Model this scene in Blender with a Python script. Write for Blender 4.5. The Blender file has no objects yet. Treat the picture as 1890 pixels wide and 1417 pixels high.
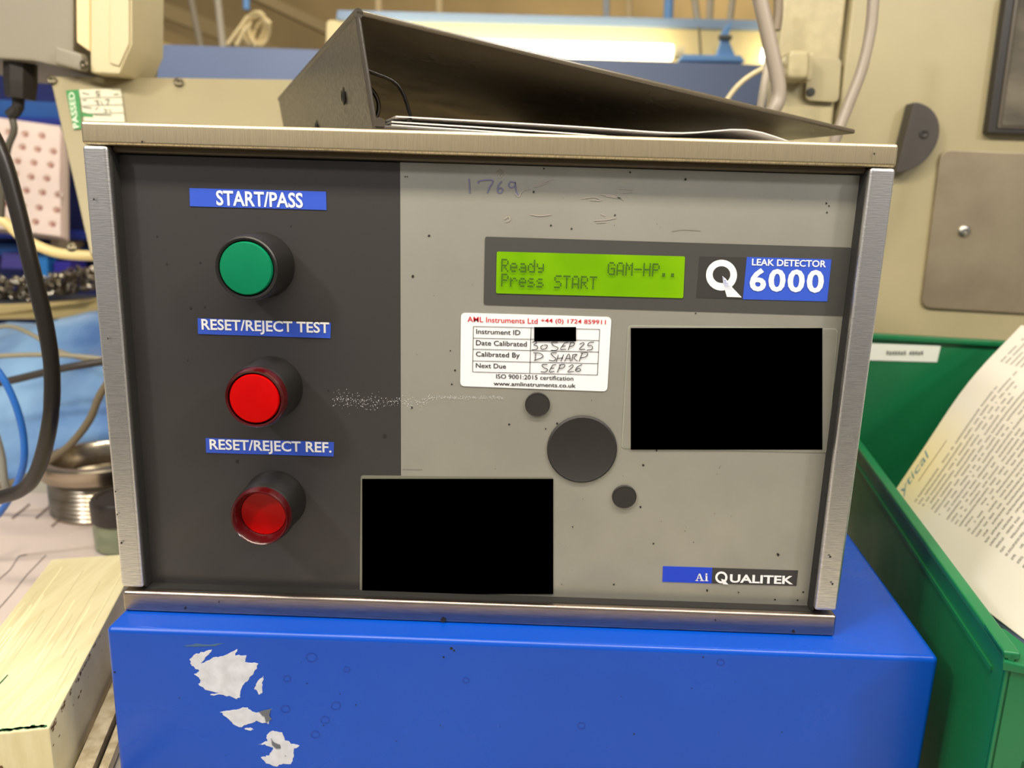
import bpy, bmesh, math, random
from mathutils import Vector, Matrix
random.seed(7)
S = bpy.context.scene
COL = S.collection

# ------------------------------------------------------------------ camera
CAM = Vector((0.01862, -0.35674, 0.20573))
AX = Matrix(((0.999416, 0.032151, -0.011586), (0.018321, -0.217855, 0.975809), (0.028849, -0.975452, -0.218317)))
FPX = 1420.0
cd = bpy.data.cameras.new('camera'); cam = bpy.data.objects.new('camera', cd); COL.objects.link(cam)
right, down, fwd = AX.col[0], AX.col[1], AX.col[2]
rot = Matrix((right, -Vector(down), -Vector(fwd))).transposed()
cam.matrix_world = Matrix.Translation(CAM) @ rot.to_4x4()
cd.sensor_fit = 'HORIZONTAL'; cd.sensor_width = 36.0; cd.lens = FPX / 1890.0 * 36.0
cd.clip_start = 0.02; cd.clip_end = 60
cd.dof.use_dof = True; cd.dof.focus_distance = 0.375; cd.dof.aperture_fstop = 8.5
S.camera = cam

# ------------------------------------------------------------------ world, lamps, exposure
S.view_settings.view_transform = 'Standard'; S.view_settings.look = 'None'
S.view_settings.gamma = 1.0; S.view_settings.use_curve_mapping = False
S.view_settings.exposure = 0.0
w = bpy.data.worlds.new('factory_hall_light'); S.world = w; w.use_nodes = True
w.node_tree.nodes['Background'].inputs[0].default_value = (1.0, 0.96, 0.92, 1)
w.node_tree.nodes['Background'].inputs[1].default_value = 0.32


def area(name, loc, target, sx, sy, power, col):
    l = bpy.data.lights.new(name, 'AREA'); l.shape = 'RECTANGLE'; l.size = sx; l.size_y = sy
    l.energy = power; l.color = col
    o = bpy.data.objects.new(name, l); COL.objects.link(o); o.location = loc
    o.rotation_euler = (Vector(target) - Vector(loc)).to_track_quat('-Z', 'Y').to_euler()
    return o


area('overhead_tube_lamp', (-.95, -.85, 1.05), (0, 0, .1), 0.12, 0.12, 10.5, (1.0, .98, .98))
area('overhead_tube_lamp', (1.15, -.85, 1.05), (0, 0, .1), 0.14, 0.14, 8.0, (1.0, .98, .98))
area('added_strip_light', (0, -.24, .72), (0, .04, .1), 1.2, 0.07, 11.5, (1.0, .91, .73))  # unseen strip added overhead to brighten the panel towards its top
area('overhead_tube_lamp', (-0.2, 0.55, 2.3), (0, 0.5, 0), 1.6, 0.3, 24, (1.0, .90, .70))


area('added_hall_light', (1.4, 3.1, 2.2), (1.2, 5, 1.2), 2.0, 0.4, 34, (1.0, .88, .66))  # unseen light added to brighten the back wall


# ------------------------------------------------------------------ projection helpers
def ray(x, y):
    return AX @ Vector(((x - 945.0) / FPX, (y - 708.5) / FPX, 1.0))


def at(x, y, Y):
    r = ray(x, y); return CAM + r * ((Y - CAM.y) / r.y)


def atz(x, y, z):
    r = ray(x, y); return CAM + r * ((z - CAM.z) / r.z)


# ------------------------------------------------------------------ materials
def lin(c):
    return tuple(((v / 255.0) / 12.92 if v / 255.0 <= .04045 else ((v / 255.0 + .055) / 1.055) ** 2.4) for v in c) + (1,)


MATS = {}


def mat(name, rgb, rough=.5, metal=0.0, var=0.0, scale=20.0, stretch=(1, 1, 1), rgb2=None, bump=0.0, spec=.5,
        emit=0.0, rvar=0.0, trans=0.0, coat=0.0, lo=.35, hi=.65):
    if name in MATS: return MATS[name]
    m = bpy.data.materials.new(name); m.use_nodes = True
    nt = m.node_tree; b = nt.nodes['Principled BSDF']
    b.inputs['Base Color'].default_value = lin(rgb)
    b.inputs['Roughness'].default_value = rough; b.inputs['Metallic'].default_value = metal
    b.inputs['Specular IOR Level'].default_value = spec
    b.inputs['Transmission Weight'].default_value = trans
    b.inputs['Coat Weight'].default_value = coat
    if var or bump or rvar or rgb2:
        tc = nt.nodes.new('ShaderNodeTexCoord'); mp = nt.nodes.new('ShaderNodeMapping')
        mp.inputs['Scale'].default_value = stretch
        nz = nt.nodes.new('ShaderNodeTexNoise'); nz.inputs['Scale'].default_value = scale
        nz.inputs['Detail'].default_value = 5
        nt.links.new(tc.outputs['Object'], mp.inputs['Vector']); nt.links.new(mp.outputs[0], nz.inputs['Vector'])
        mr = nt.nodes.new('ShaderNodeMapRange'); mr.inputs[1].default_value = lo; mr.inputs[2].default_value = hi
        nt.links.new(nz.outputs['Fac'], mr.inputs[0])
        if var or rgb2:
            mx = nt.nodes.new('ShaderNodeMix'); mx.data_type = 'RGBA'
            a = lin(rgb); c2 = lin(rgb2) if rgb2 else tuple(v * (1 - var) for v in a[:3]) + (1,)
            mx.inputs[6].default_value = a; mx.inputs[7].default_value = c2
            nt.links.new(mr.outputs[0], mx.inputs[0]); nt.links.new(mx.outputs[2], b.inputs['Base Color'])
        if rvar:
            m2 = nt.nodes.new('ShaderNodeMapRange'); m2.inputs[3].default_value = rough - rvar; m2.inputs[4].default_value = rough + rvar
            nt.links.new(mr.outputs[0], m2.inputs[0]); nt.links.new(m2.outputs[0], b.inputs['Roughness'])
        if bump:
            bp = nt.nodes.new('ShaderNodeBump'); bp.inputs['Strength'].default_value = bump; bp.inputs['Distance'].default_value = .001
            nt.links.new(nz.outputs['Fac'], bp.inputs['Height']); nt.links.new(bp.outputs[0], b.inputs['Normal'])
    if emit:
        b.inputs['Emission Color'].default_value = lin(rgb); b.inputs['Emission Strength'].default_value = emit
    MATS[name] = m
    return m


STEEL_V = mat('brushed_steel_upright', (230, 227, 224), .36, 1, var=.25, scale=60, stretch=(3, 3, 40), bump=.10, rvar=.06)
STEEL_H = mat('brushed_steel_rail', (222, 204, 168), .40, 1, var=.3, scale=60, stretch=(30, 3, 1.2), bump=.12, rvar=.06)  # warm light on the top bar is put into this tint
STEEL = mat('steel', (180, 176, 168), .35, 1, var=.25, scale=40, bump=.05)
CASE = mat('case_sheet_steel', (150, 148, 142), .45, .8, var=.2, scale=30)
DARKGAP = mat('dark_recess', (24, 22, 20), .8)  # near-black colour puts shade into the gaps around the panels
PANEL_D = mat('charcoal_overlay', (56, 53, 52), .36, 0, var=.10, scale=30, bump=.03, rvar=.05)
PANEL_S = mat('silver_overlay', (180, 177, 165), .42, .6, var=.22, scale=16, bump=.06, rvar=.06)
SURR = mat('display_surround', (66, 65, 62), .45, 0, var=.05, scale=40)
WHITE = mat('white_print', (235, 233, 230), .5)
BLUE_PRINT = mat('blue_print', (50, 82, 190), .4)
BLUE_DEEP = mat('deep_blue_print', (20, 60, 190), .4)
BLACK_PRINT = mat('dark_print', (52, 50, 48), .45)
REDACT = mat('redaction_black', (0, 0, 0), 1, spec=0)
STICKER = mat('white_sticker', (226, 226, 228), .45)
RED_INK = mat('red_ink', (200, 20, 40), .5)
BLACK_INK = mat('black_ink', (38, 36, 38), .6)
PEN = mat('pen_ink', (60, 58, 62), .6)
BLUE_PEN = mat('blue_pen', (104, 104, 140), .6)
FILM = mat('clear_film_edge', (150, 152, 138), .25, var=.1)
PLASTIC = mat('black_plastic', (25, 22, 20), .42, var=.1, scale=60)
GREENCAP = mat('green_lens', (8, 118, 80), .3, var=.12, scale=40, spec=.3)
REDCAP = mat('red_lens', (188, 2, 2), .3, var=.12, scale=50, spec=.25)
REDRING = mat('dark_red_lens', (66, 6, 9), .2, spec=.5)
GROMMET = mat('dark_rubber', (36, 33, 30), .6, var=.1, scale=80)
BLUEPAINT = mat('blue_enamel', (0, 70, 178), .30, 0, var=.08, scale=14, bump=.02, rvar=.05, spec=.4)
CHIP = mat('bare_primer', (204, 205, 214), .7, var=.18, scale=180)
SPECK = mat('dirt_speck', (26, 24, 22), .8)
SCUFF = mat('scuff_white', (196, 196, 196), .6)
SMUDGE = mat('smudge', (118, 112, 106), .6)


# ------------------------------------------------------------------ mesh helpers
def base_of(p):
    v = Vector((0, 0, 0))
    while p is not None:
        v += p.location; p = p.parent
    return v


def mk(name, verts, faces, m, parent=None, smooth=False, bevel=0.0, seg=2):
    off = base_of(parent)
    me = bpy.data.meshes.new(name)
    me.from_pydata([tuple(Vector(v) - off) for v in verts], [], faces)
    bm = bmesh.new(); bm.from_mesh(me)
    bmesh.ops.recalc_face_normals(bm, faces=bm.faces)
    if bevel:
        eg = [e for e in bm.edges if len(e.link_faces) == 2 and e.calc_face_angle(0) > .5]
        bmesh.ops.bevel(bm, geom=eg, offset=bevel, segments=seg, profile=.5, affect='EDGES')
    bm.to_mesh(me); bm.free()
    me.materials.append(m)
    if smooth or bevel:
        for p in me.polygons: p.use_smooth = True
        try: me.set_sharp_from_angle(angle=math.radians(38))
        except Exception: pass
    o = bpy.data.objects.new(name, me); COL.objects.link(o)
    if bevel:
        wn_ = o.modifiers.new('weighted', 'WEIGHTED_NORMAL'); wn_.keep_sharp = True
    if parent: o.parent = parent
    return o


def thing(name, loc, label, cat, group=None):
    o = bpy.data.objects.new(name, None); COL.objects.link(o); o.location = loc
    o.empty_display_size = .02
    return tag(o, label, cat, group)


def tag(o, label, cat, group=None, kind=None):
    o['label'] = label
    if cat: o['category'] = cat
    if group: o['group'] = group
    if kind: o['kind'] = kind
    return o


BF = [(0, 1, 2, 3), (7, 6, 5, 4), (0, 4, 5, 1), (1, 5, 6, 2), (2, 6, 7, 3), (3, 7, 4, 0)]


def hexa(name, a, b, m, parent=None, bevel=0.0, seg=2):
    """eight corners: quad a and quad b in the same order"""
    return mk(name, list(a) + list(b), BF, m, parent, bevel=bevel, seg=seg)


def box(name, x0, x1, y0, y1, z0, z1, m, parent=None, bevel=0.0, seg=2):
    a = [(x0, y0, z0), (x1, y0, z0), (x1, y0, z1), (x0, y0, z1)]
    b = [(x0, y1, z0), (x1, y1, z0), (x1, y1, z1), (x0, y1, z1)]
    return hexa(name, a, b, m, parent, bevel, seg)


def prism(name, pts, d, m, parent=None, bevel=0.0, seg=2):
    """polygon pts (3D, planar) extruded by vector d"""
    n = len(pts); d = Vector(d)
    v = [Vector(p) for p in pts] + [Vector(p) + d for p in pts]
    f = [tuple(range(n)), tuple(range(2 * n - 1, n - 1, -1))] + [(i, (i + 1) % n, (i + 1) % n + n, i + n) for i in range(n)]
    return mk(name, v, f, m, parent, bevel=bevel, seg=seg)


def catmull(pts, sub=8):
    pts = [Vector(p) for p in pts]
    if len(pts) < 3: return pts
    P = [pts[0] * 2 - pts[1]] + pts + [pts[-1] * 2 - pts[-2]]
    out = []
    for i in range(1, len(P) - 2):
        p0, p1, p2, p3 = P[i - 1:i + 3]
        for k in range(sub):
            t = k / sub
            out.append(.5 * ((2 * p1) + (p2 - p0) * t + (2 * p0 - 5 * p1 + 4 * p2 - p3) * t * t + (3 * p1 - p0 - 3 * p2 + p3) * t ** 3))
    return out + [pts[-1]]


def tube_data(pts, r, n=10, v0=0, closed=False):
    V, F = [], []
    up = Vector((.13, .31, .94)); k = len(pts)
    for i, p in enumerate(pts):
        if closed: t = pts[(i + 1) % k] - pts[i - 1]
        else: t = pts[min(i + 1, k - 1)] - pts[max(i - 1, 0)]
        t.normalize()
        a = t.cross(up)
        if a.length < 1e-3: a = t.cross(Vector((1, 0, 0)))
        a.normalize(); b = t.cross(a).normalized()
        rr = r(i / (k - 1)) if callable(r) else r
        V += [p + (a * math.cos(2 * math.pi * j / n) + b * math.sin(2 * math.pi * j / n)) * rr for j in range(n)]
    for i in range(k if closed else k - 1):
        i2 = (i + 1) % k
        for j in range(n):
            F.append((v0 + i * n + j, v0 + i * n + (j + 1) % n, v0 + i2 * n + (j + 1) % n, v0 + i2 * n + j))
    if not closed:
        F.append(tuple(v0 + j for j in range(n))); F.append(tuple(v0 + (k - 1) * n + j for j in reversed(range(n))))
    return V, F


def tube(name, pts, r, m, parent=None, n=10, sub=8, closed=False):
    p = catmull(pts, sub) if sub else [Vector(q) for q in pts]
    V, F = tube_data(p, r, n, 0, closed)
    return mk(name, V, F, m, parent, smooth=True)


def lathe(name, c, axis, prof, m, parent=None, n=40, smooth=True):
    """prof: list of (radius, distance along axis)"""
    ax = Vector(axis).normalized(); a = ax.cross(Vector((.01, .02, 1)) if abs(ax.z) < .9 else Vector((1, 0, 0))).normalized(); b = ax.cross(a)
    c = Vector(c); V, F = [], []
    for (r, h) in prof:
        V += [c + ax * h + (a * math.cos(2 * math.pi * j / n) + b * math.sin(2 * math.pi * j / n)) * max(r, 1e-6) for j in range(n)]
    for i in range(len(prof) - 1):
        for j in range(n):
            F.append((i * n + j, i * n + (j + 1) % n, (i + 1) * n + (j + 1) % n, (i + 1) * n + j))
    F.append(tuple(reversed(range(n)))); F.append(tuple((len(prof) - 1) * n + j for j in range(n)))
    o = mk(name, V, F, m, parent, smooth=smooth)
    return o


def pcable(name, pts, rpx, m, label, cat='cable', group=None, n=10):
    """pts: (px, py, Y); rpx radius in pixels at first point"""
    P = [at(*p) for p in pts]
    d = (P[0] - CAM).dot(Vector(fwd))
    o = tube(name, P, rpx * d / FPX, m, None, n)
    tag(o, label, cat, group)
    return o


# flat print on a plane ------------------------------------------------
class Plane:
    """maps photograph pixels onto a world plane y = Y (print, stickers, marks that lie on it)"""
    def __init__(s, Y): s.Y = Y
    def p(s, x, y, lift=0.0):
        v = at(x, y, s.Y); v.y -= lift; return v


def rrect(c, r, n=5):
    """rounded quad from 4 corners (3D), corner radius r"""
    out = []
    c = [Vector(q) for q in c]
    for i in range(4):
        p, a, b = c[i], c[i - 1], c[(i + 1) % 4]
        u = (a - p).normalized() * r; v = (b - p).normalized() * r
        for k in range(n + 1):
            t = k / n
            out.append((p + u) * (1 - t) ** 2 + p * 2 * t * (1 - t) + (p + v) * t * t)
    return out


def flat(name, pl, px, m, parent, lift=.00015, thick=.0002, r=0.0, label=None):
    c = [pl.p(x, y, lift) for x, y in px]
    if r: c = rrect(c, r)
    o = prism(name, c, (0, thick, 0), m, parent)
    if label: o['label'] = label
    return o


TXT = {}


def text_geo(s, bold, shear=0.0, space=1.0):
    k = (s, bold, shear, space)
    if k in TXT: return TXT[k]
    cu = bpy.data.curves.new('lettering', 'FONT'); cu.body = s; cu.size = 1; cu.resolution_u = 3
    cu.offset = bold; cu.shear = shear; cu.space_character = space; cu.fill_mode = 'FRONT'; cu.dimensions = '2D'
    o = bpy.data.objects.new('lettering_src', cu); COL.objects.link(o)
    dg = bpy.context.evaluated_depsgraph_get(); dg.update()
    me = bpy.data.meshes.new_from_object(o.evaluated_get(dg))
    V = [(v.co.x, v.co.y) for v in me.vertices]; F = [tuple(p.vertices) for p in me.polygons]
    bpy.data.objects.remove(o); bpy.data.curves.remove(cu); bpy.data.meshes.remove(me)
    xs = [v[0] for v in V]; ys = [v[1] for v in V]
    x0, x1, y0, y1 = min(xs), max(xs), min(ys), max(ys)
    TXT[k] = ([((x - x0) / (x1 - x0), (y - y0) / (y1 - y0)) for x, y in V], F)
    return TXT[k]


def text(pl, s, tl, tr, h, m, parent, bold=.0, lift=.0005, name='lettering', shear=0.0, space=1.0):
    """fit text into the pixel box with top edge tl-tr and height h px"""
    V, F = text_geo(s, bold, shear, space)
    A = pl.p(*tl, lift); B = pl.p(*tr, lift); C = pl.p(tl[0] + h * .09 * (945 - tl[0]) / 945, tl[1] + h, lift)
    u = B - A; v = A - C
    off = base_of(parent)
    me = bpy.data.meshes.new(name)
    me.from_pydata([tuple(C + u * x + v * y - off) for x, y in V], [], F)
    me.materials.append(m)
    o = bpy.data.objects.new(name, me); COL.objects.link(o); o.parent = parent
    return o


def strokes(name, pl, lines, wpx, m, parent, lift=.0006, conv=lambda x, y: (x, y), sub=5):
    """pen strokes as thin flat ribbons; lines in pixels"""
    V, F = [], []
    for ln in lines:
        P = catmull([Vector((*conv(*q), 0)) for q in ln], sub)
        for i, q in enumerate(P):
            t = P[min(i + 1, len(P) - 1)] - P[max(i - 1, 0)]
            t = t.normalized() if t.length else Vector((1, 0, 0)); nn = Vector((-t.y, t.x, 0)) * wpx / 2
            V += [pl.p(q.x + nn.x, q.y + nn.y, lift), pl.p(q.x - nn.x, q.y - nn.y, lift)]
            if i: k = len(V); F.append((k - 4, k - 3, k - 1, k - 2))
    return mk(name, V, F, m, parent)


def dots(name, pl, lst, m, parent, lift=.0002, n=7):
    V, F = [], []
    for (x, y, r) in lst:
        k = len(V)
        for j in range(n):
            a = 2 * math.pi * j / n; rr = r * random.uniform(.75, 1.2)
            V.append(pl.p(x + rr * math.cos(a), y + rr * math.sin(a), lift))
        F.append(tuple(range(k, k + n)))
    return mk(name, V, F, m, parent)


# ================================================================== THE SETTING
ZB = -0.095
WALLM = mat('hall_back_wall', (214, 186, 132), .8, var=.35, scale=1.2, stretch=(1, 1, 1))
o = box('wall_back', -6, 6, 5.0, 5.1, -1.2, 5.0, WALLM); tag(o, 'hazy tan back wall of the factory hall', 'wall', kind='structure')
o = hexa('ceiling', [(-6, 1.8, 3.2), (6, 1.8, 3.2), (6, 5.0, 2.5), (-6, 5.0, 2.5)],
         [(-6, 1.8, 3.3), (6, 1.8, 3.3), (6, 5.0, 2.6), (-6, 5.0, 2.6)], mat('roof_sheet', (196, 174, 124), .8, var=.25, scale=2))
tag(o, 'brownish roof of the factory hall', 'ceiling', kind='structure')
o = box('floor', -6, 6, -9, 5, -1.25, -1.2, mat('concrete_floor', (120, 118, 112), .8, var=.3, scale=3)); tag(o, 'grey concrete floor', 'floor', kind='structure')

bench = thing('workbench', (-.2, .5, ZB - .03), 'pale workbench under the instrument stand and left clutter', 'workbench')
box('bench_top', -1.3, 1.2, -.32, 1.3, ZB - .03, ZB, mat('bench_laminate', (186, 178, 160), .55, var=.15, scale=6), bench, bevel=.003)
for sx in (-1.2, 1.1):
    for sy in (-.25, 1.2):
        box('leg', sx - .03, sx + .03, sy - .03, sy + .03, -1.2, ZB - .03, mat('bench_leg_grey', (90, 95, 100), .5), bench)

# ================================================================== INSTRUMENT STAND (blue box)
blue = thing('equipment_stand', (.03, .15, ZB), 'blue enamelled steel stand with chipped paint beneath the grey instrument', 'stand')
yf = -0.0165
zt = 0.0
a = [(-.1824, yf, ZB), (.2262, yf, ZB), (.2268, yf, zt), (-.1824, yf, zt)]
b = [(-.1824, .34, ZB), (.2675, .34, ZB), (.2675, .34, zt), (-.1824, .34, zt)]
hexa('stand_body', a, b, BLUEPAINT, blue, bevel=.0028, seg=4)
BPL = Plane(yf)


def jag(pts, amp, sub=4):
    out = []
    for i in range(len(pts)):
        a, b = pts[i], pts[(i + 1) % len(pts)]
        for k in range(sub):
            t = k / sub
            out.append((a[0] + (b[0] - a[0]) * t + random.uniform(-amp, amp), a[1] + (b[1] - a[1]) * t + random.uniform(-amp, amp)))
    return out


cs = lambda L: [(x / 2.7406, 900 + y / 2.7406) for x, y in L]
chips = [
    [(960, 870), (985, 845), (1030, 828), (1075, 820), (1050, 850), (1015, 890), (1075, 860), (1130, 850), (1200, 815), (1190, 845), (1250, 850), (1240, 880),
     (1305, 885), (1300, 915), (1270, 950), (1240, 985), (1222, 1020), (1215, 1062), (1190, 1065), (1150, 1050), (1060, 1045), (1110, 1035), (1040, 1020),
     (1000, 990), (1020, 975), (985, 940), (1010, 925), (970, 900)],
    [(1335, 950), (1325, 985), (1330, 1035), (1310, 1042), (1290, 1015), (1298, 985)],
    [(1112, 1132), (1180, 1122), (1240, 1108), (1280, 1130), (1320, 1140), (1380, 1115), (1345, 1145), (1370, 1165), (1360, 1192), (1300, 1180), (1260, 1190), (1210, 1212), (1180, 1195), (1150, 1165)],
    [(1235, 1215), (1262, 1210), (1285, 1222), (1260, 1228)],
    [(1345, 1250), (1380, 1228), (1430, 1240), (1440, 1275), (1475, 1292), (1515, 1300), (1490, 1320), (1485, 1360), (1470, 1400), (1420, 1395), (1395, 1412), (1350, 1395), (1320, 1365), (1360, 1350), (1385, 1320), (1350, 1300), (1312, 1298), (1350, 1280)],
    [(930, 800), (990, 788), (1060, 792), (1135, 785), (1090, 800), (1000, 803)],
]
for i, c in enumerate(chips):
    o = flat('paint_chip', BPL, jag(cs(c), 1.5 if i < 5 else .6, 4), CHIP if i < 5 else mat('scraped_blue', (60, 92, 130), .6), blue, lift=.00012, thick=.0002)
    if i == 0: o['label'] = 'large bare patch where the blue paint has flaked off'
for pn in ([(478, 1313), (500, 1308), (497, 1318), (501, 1326), (492, 1333), (488, 1322)], [(501, 1362), (506, 1370), (516, 1373), (519, 1379), (511, 1381), (503, 1374)]):
    flat('dark_nick', BPL, jag(pn, .8, 3), mat('nick', (92, 96, 104), .7), blue, lift=.0004, thick=.0002)
tag(dots('blue_box_speck', BPL, [(212, 1240, 2), (1298, 1212, 1.6), (819, 1212, 2), (833, 1196, 3), (838, 1200, 2), (1170, 1354, 1.5)] +
         [(random.uniform(250, 1600), random.uniform(1215, 1400), random.uniform(.6, 1.3)) for _ in range(25)], SPECK, blue, lift=.00015),
    'tiny dark dirt specks', None, kind='stuff')
# faint drip rings
DR = mat('dried_drop_ring', (8, 52, 150), .45)
for (x, y, r) in [(575, 1213, 10), (530, 1252, 7), (620, 1302, 9), (527, 1308, 8), (600, 1328, 8), (582, 1355, 8), (1073, 1339, 7), (640, 1235, 6), (1330, 1222, 7), (860, 1255, 6)]:
    strokes('dried_drop', BPL, [[(x + r * math.cos(t * .7) * random.uniform(.85, 1.1), y + .8 * r * math.sin(t * .7)) for t in range(10)]], 1.1, DR, blue, lift=.00015, sub=3)

# ================================================================== LEAK DETECTOR
W2, HT, YP = .182, .2399, .009
det = thing('leak_detector', (0, .16, 0), 'grey steel-cased leak detector with push buttons and green display on the blue stand', 'instrument')
box('case', -W2 + .0006, W2 - .0006, .0125, .335, .0006, HT - .0006, CASE, det, bevel=.0015)
box('recess_plate', -.176, .176, .0105, .0125, .006, .236, DARKGAP, det)
box('frame_top', -W2, W2, 0, .0125, .2297, HT, STEEL_H, det, bevel=.0017, seg=4)
box('frame_lip', -.171, .171, .0045, .0105, .2268, .2302, mat('lip_steel', (84, 76, 64), .5, .9), det, bevel=.0014, seg=3)  # lip steel darkened to stand in for shade under the top bar
box('frame_side', -W2, -.1705, 0, .0125, .0131, .2295, STEEL_V, det, bevel=.0017, seg=4)
box('frame_side', .1705, W2, 0, .0125, .0137, .2295, STEEL_V, det, bevel=.0017, seg=4)
hexa('frame_bottom', [(-W2 + .0005, -.0005, 0), (W2, -.0005, 0), (W2, -.0005, .0115), (-W2 + .0005, -.0005, .0112)],
     [(-W2 + .0005, .0125, 0), (W2, .0125, 0), (W2, .0125, .0115), (-W2 + .0005, .0125, .0112)],
     mat('brushed_steel_base', (170, 156, 146), .34, 1, var=.2, scale=60, stretch=(1.5, 3, 25), bump=.08), det, bevel=.0016, seg=4)
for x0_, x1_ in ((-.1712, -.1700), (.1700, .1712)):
    box('side_shade_strip', x0_, x1_, .0028, .0092, .0125, .2275, DARKGAP, det)  # added dark strip, paints shade onto the frame's inner side
box('base_shade_strip', -.171, .171, .0030, .0092, .0085, .01175, DARKGAP, det)  # added dark strip, paints shade over the top of the base bar
FP = Plane(YP)
xd = at(739, 420, YP).x
box('control_panel', -.1708, xd, YP, YP + .0015, .0100, .2262, PANEL_D, det)
box('display_panel', xd, .1703, YP - .00005, YP + .0015, .0112, .2264, PANEL_S, det)
FR = Plane(0.0)

# display surround + LCD
xr = .1702
zA = (FP.p(893, 438).z + FP.p(1500, 453).z) / 2; zBt = (FP.p(893, 563).z + FP.p(1500, 580).z) / 2
xl = FP.p(894, 500).x
sur = prism('display_surround', rrect([(xl, YP - .0003, zA), (xr, YP - .0003, zA), (xr, YP - .0003, zBt), (xl, YP - .0003, zBt)], .0012), (0, .0003, 0), SURR, det)
LCDM = bpy.data.materials.new('backlit_lcd'); LCDM.use_nodes = True
nt = LCDM.node_tree; bb = nt.nodes['Principled BSDF']
tc = nt.nodes.new('ShaderNodeTexCoord'); nz = nt.nodes.new('ShaderNodeTexNoise'); nz.inputs['Scale'].default_value = 45; nz.inputs['Detail'].default_value = 1
rp = nt.nodes.new('ShaderNodeValToRGB'); rp.color_ramp.elements[0].position = .38; rp.color_ramp.elements[1].position = .7
rp.color_ramp.elements[0].color = lin((104, 160, 2)); rp.color_ramp.elements[1].color = lin((142, 190, 10))
nt.links.new(tc.outputs['Object'], nz.inputs['Vector']); nt.links.new(nz.outputs['Fac'], rp.inputs[0])
nt.links.new(rp.outputs[0], bb.inputs['Emission Color']); bb.inputs['Emission Strength'].default_value = .50; bb.inputs['Specular IOR Level'].default_value = .2
bb.inputs['Base Color'].default_value = lin((84, 124, 2)); bb.inputs['Roughness'].default_value = .3
lcd = flat('lcd_screen', FP, [(917, 464), (1264, 473), (1260.5, 550), (915.5, 541)], LCDM, det, lift=.0006, thick=.0004, r=.0008, label='backlit yellow-green character display')
F5 = {'R': '11110 10001 10001 11110 10100 10010 10001', 'e': '00000 00000 01110 10001 11111 10000 01110', 'a': '00000 00000 01110 00001 01111 10001 01111',
      'd': '00001 00001 01101 10011 10001 10001 01111', 'y': '00000 00000 10001 10001 01111 00001 01110', 'P': '11110 10001 10001 11110 10000 10000 10000',
      'r': '00000 00000 10110 11001 10000 10000 10000', 's': '00000 00000 01110 10000 01110 00001 11110', 'S': '01111 10000 10000 01110 00001 00001 11110',
      'T': '11111 00100 00100 00100 00100 00100 00100', 'A': '01110 10001 10001 10001 11111 10001 10001', 'G': '01110 10001 10000 10111 10001 10001 01111',
      'M': '10001 11011 10101 10101 10001 10001 10001', '-': '00000 00000 00000 11111 00000 00000 00000', 'H': '10001 10001 10001 11111 10001 10001 10001',
      '.': '00000 00000 00000 00000 00000 01100 01100'}
LCDINK = mat('lcd_segment', (52, 84, 6), .5)
for row, s in enumerate(('Ready       GAM-HP..', 'Press START')):
    V, F = [], []
    A = FP.p(925.5, 477 + 27.2 * row, .0012)
    dx = (FP.p(1250, 482, 0).x - FP.p(925, 477, 0).x) / (19 * 6 + 5) ; dz = (FP.p(925, 502).z - FP.p(925, 477).z) / 7.2
    for ci, ch in enumerate(s):
        if ch == ' ': continue
        for ry, bits in enumerate(F5[ch].split()):
            for rx, bt in enumerate(bits):
                if bt == '1':
                    x = A.x + (ci * 6 + rx) * dx; z = A.z + ry * dz; k = len(V); g = .04
                    V += [(x + g * dx, A.y, z + g * dz), (x + dx * (1 - g), A.y, z + g * dz), (x + dx * (1 - g), A.y, z + dz * (1 - g)), (x + g * dx, A.y, z + dz * (1 - g))]
                    F.append((k, k + 1, k + 2, k + 3))
    mk('lcd_characters', V, F, LCDINK, lcd)['kind'] = 'stuff'

# Q logo + model label
lg = flat('logo_badge', FP, [(1291, 473), (1378, 475), (1371, 552), (1285, 549)], BLACK_PRINT, det, lift=.0004, thick=.0001)
V, F = [], []
for j in range(40):
    a = 2 * math.pi * j / 40
    V += [FP.p(1331.2 + 28.6 * math.cos(a), 507.5 + 28.4 * math.sin(a), .0005), FP.p(1331.2 + 16.3 * math.cos(a), 506.5 + 15.6 * math.sin(a), .0005)]
F = [(2 * j, 2 * j + 1, (2 * j + 3) % 80, (2 * j + 2) % 80) for j in range(40)]
mk('logo_ring', V, F, WHITE, lg)
mk('logo_tail', [FP.p(x, y, .0006) for x, y in ((1332.5, 509), (1339, 514), (1350, 529), (1368.5, 548.5), (1341, 547.5), (1336, 530))], [(0, 1, 2, 3, 4, 5)], WHITE, lg)
dots('logo_halftone', FP, [(1334 + i * 2.3 + j * .9, 512 + j * 2.6, 1.15 - j * .07) for j in range(9) for i in range(-1 if j > 3 else 0, 1 + j // 2)], BLUE_PRINT, lg, lift=.0007, n=6)
ml = flat('model_badge', FP, [(1378, 474), (1534, 478.5), (1526, 556), (1370.5, 552)], BLUE_PRINT, det, lift=.0005, thick=.0002)
text(FP, 'LEAK DETECTOR', (1387.5, 477), (1524, 480.5), 12.5, WHITE, ml, .018, lift=.0007)
text(FP, '6000', (1384, 494), (1521, 497.5), 43, WHITE, ml, .030, lift=.0007, space=1.12)

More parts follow.
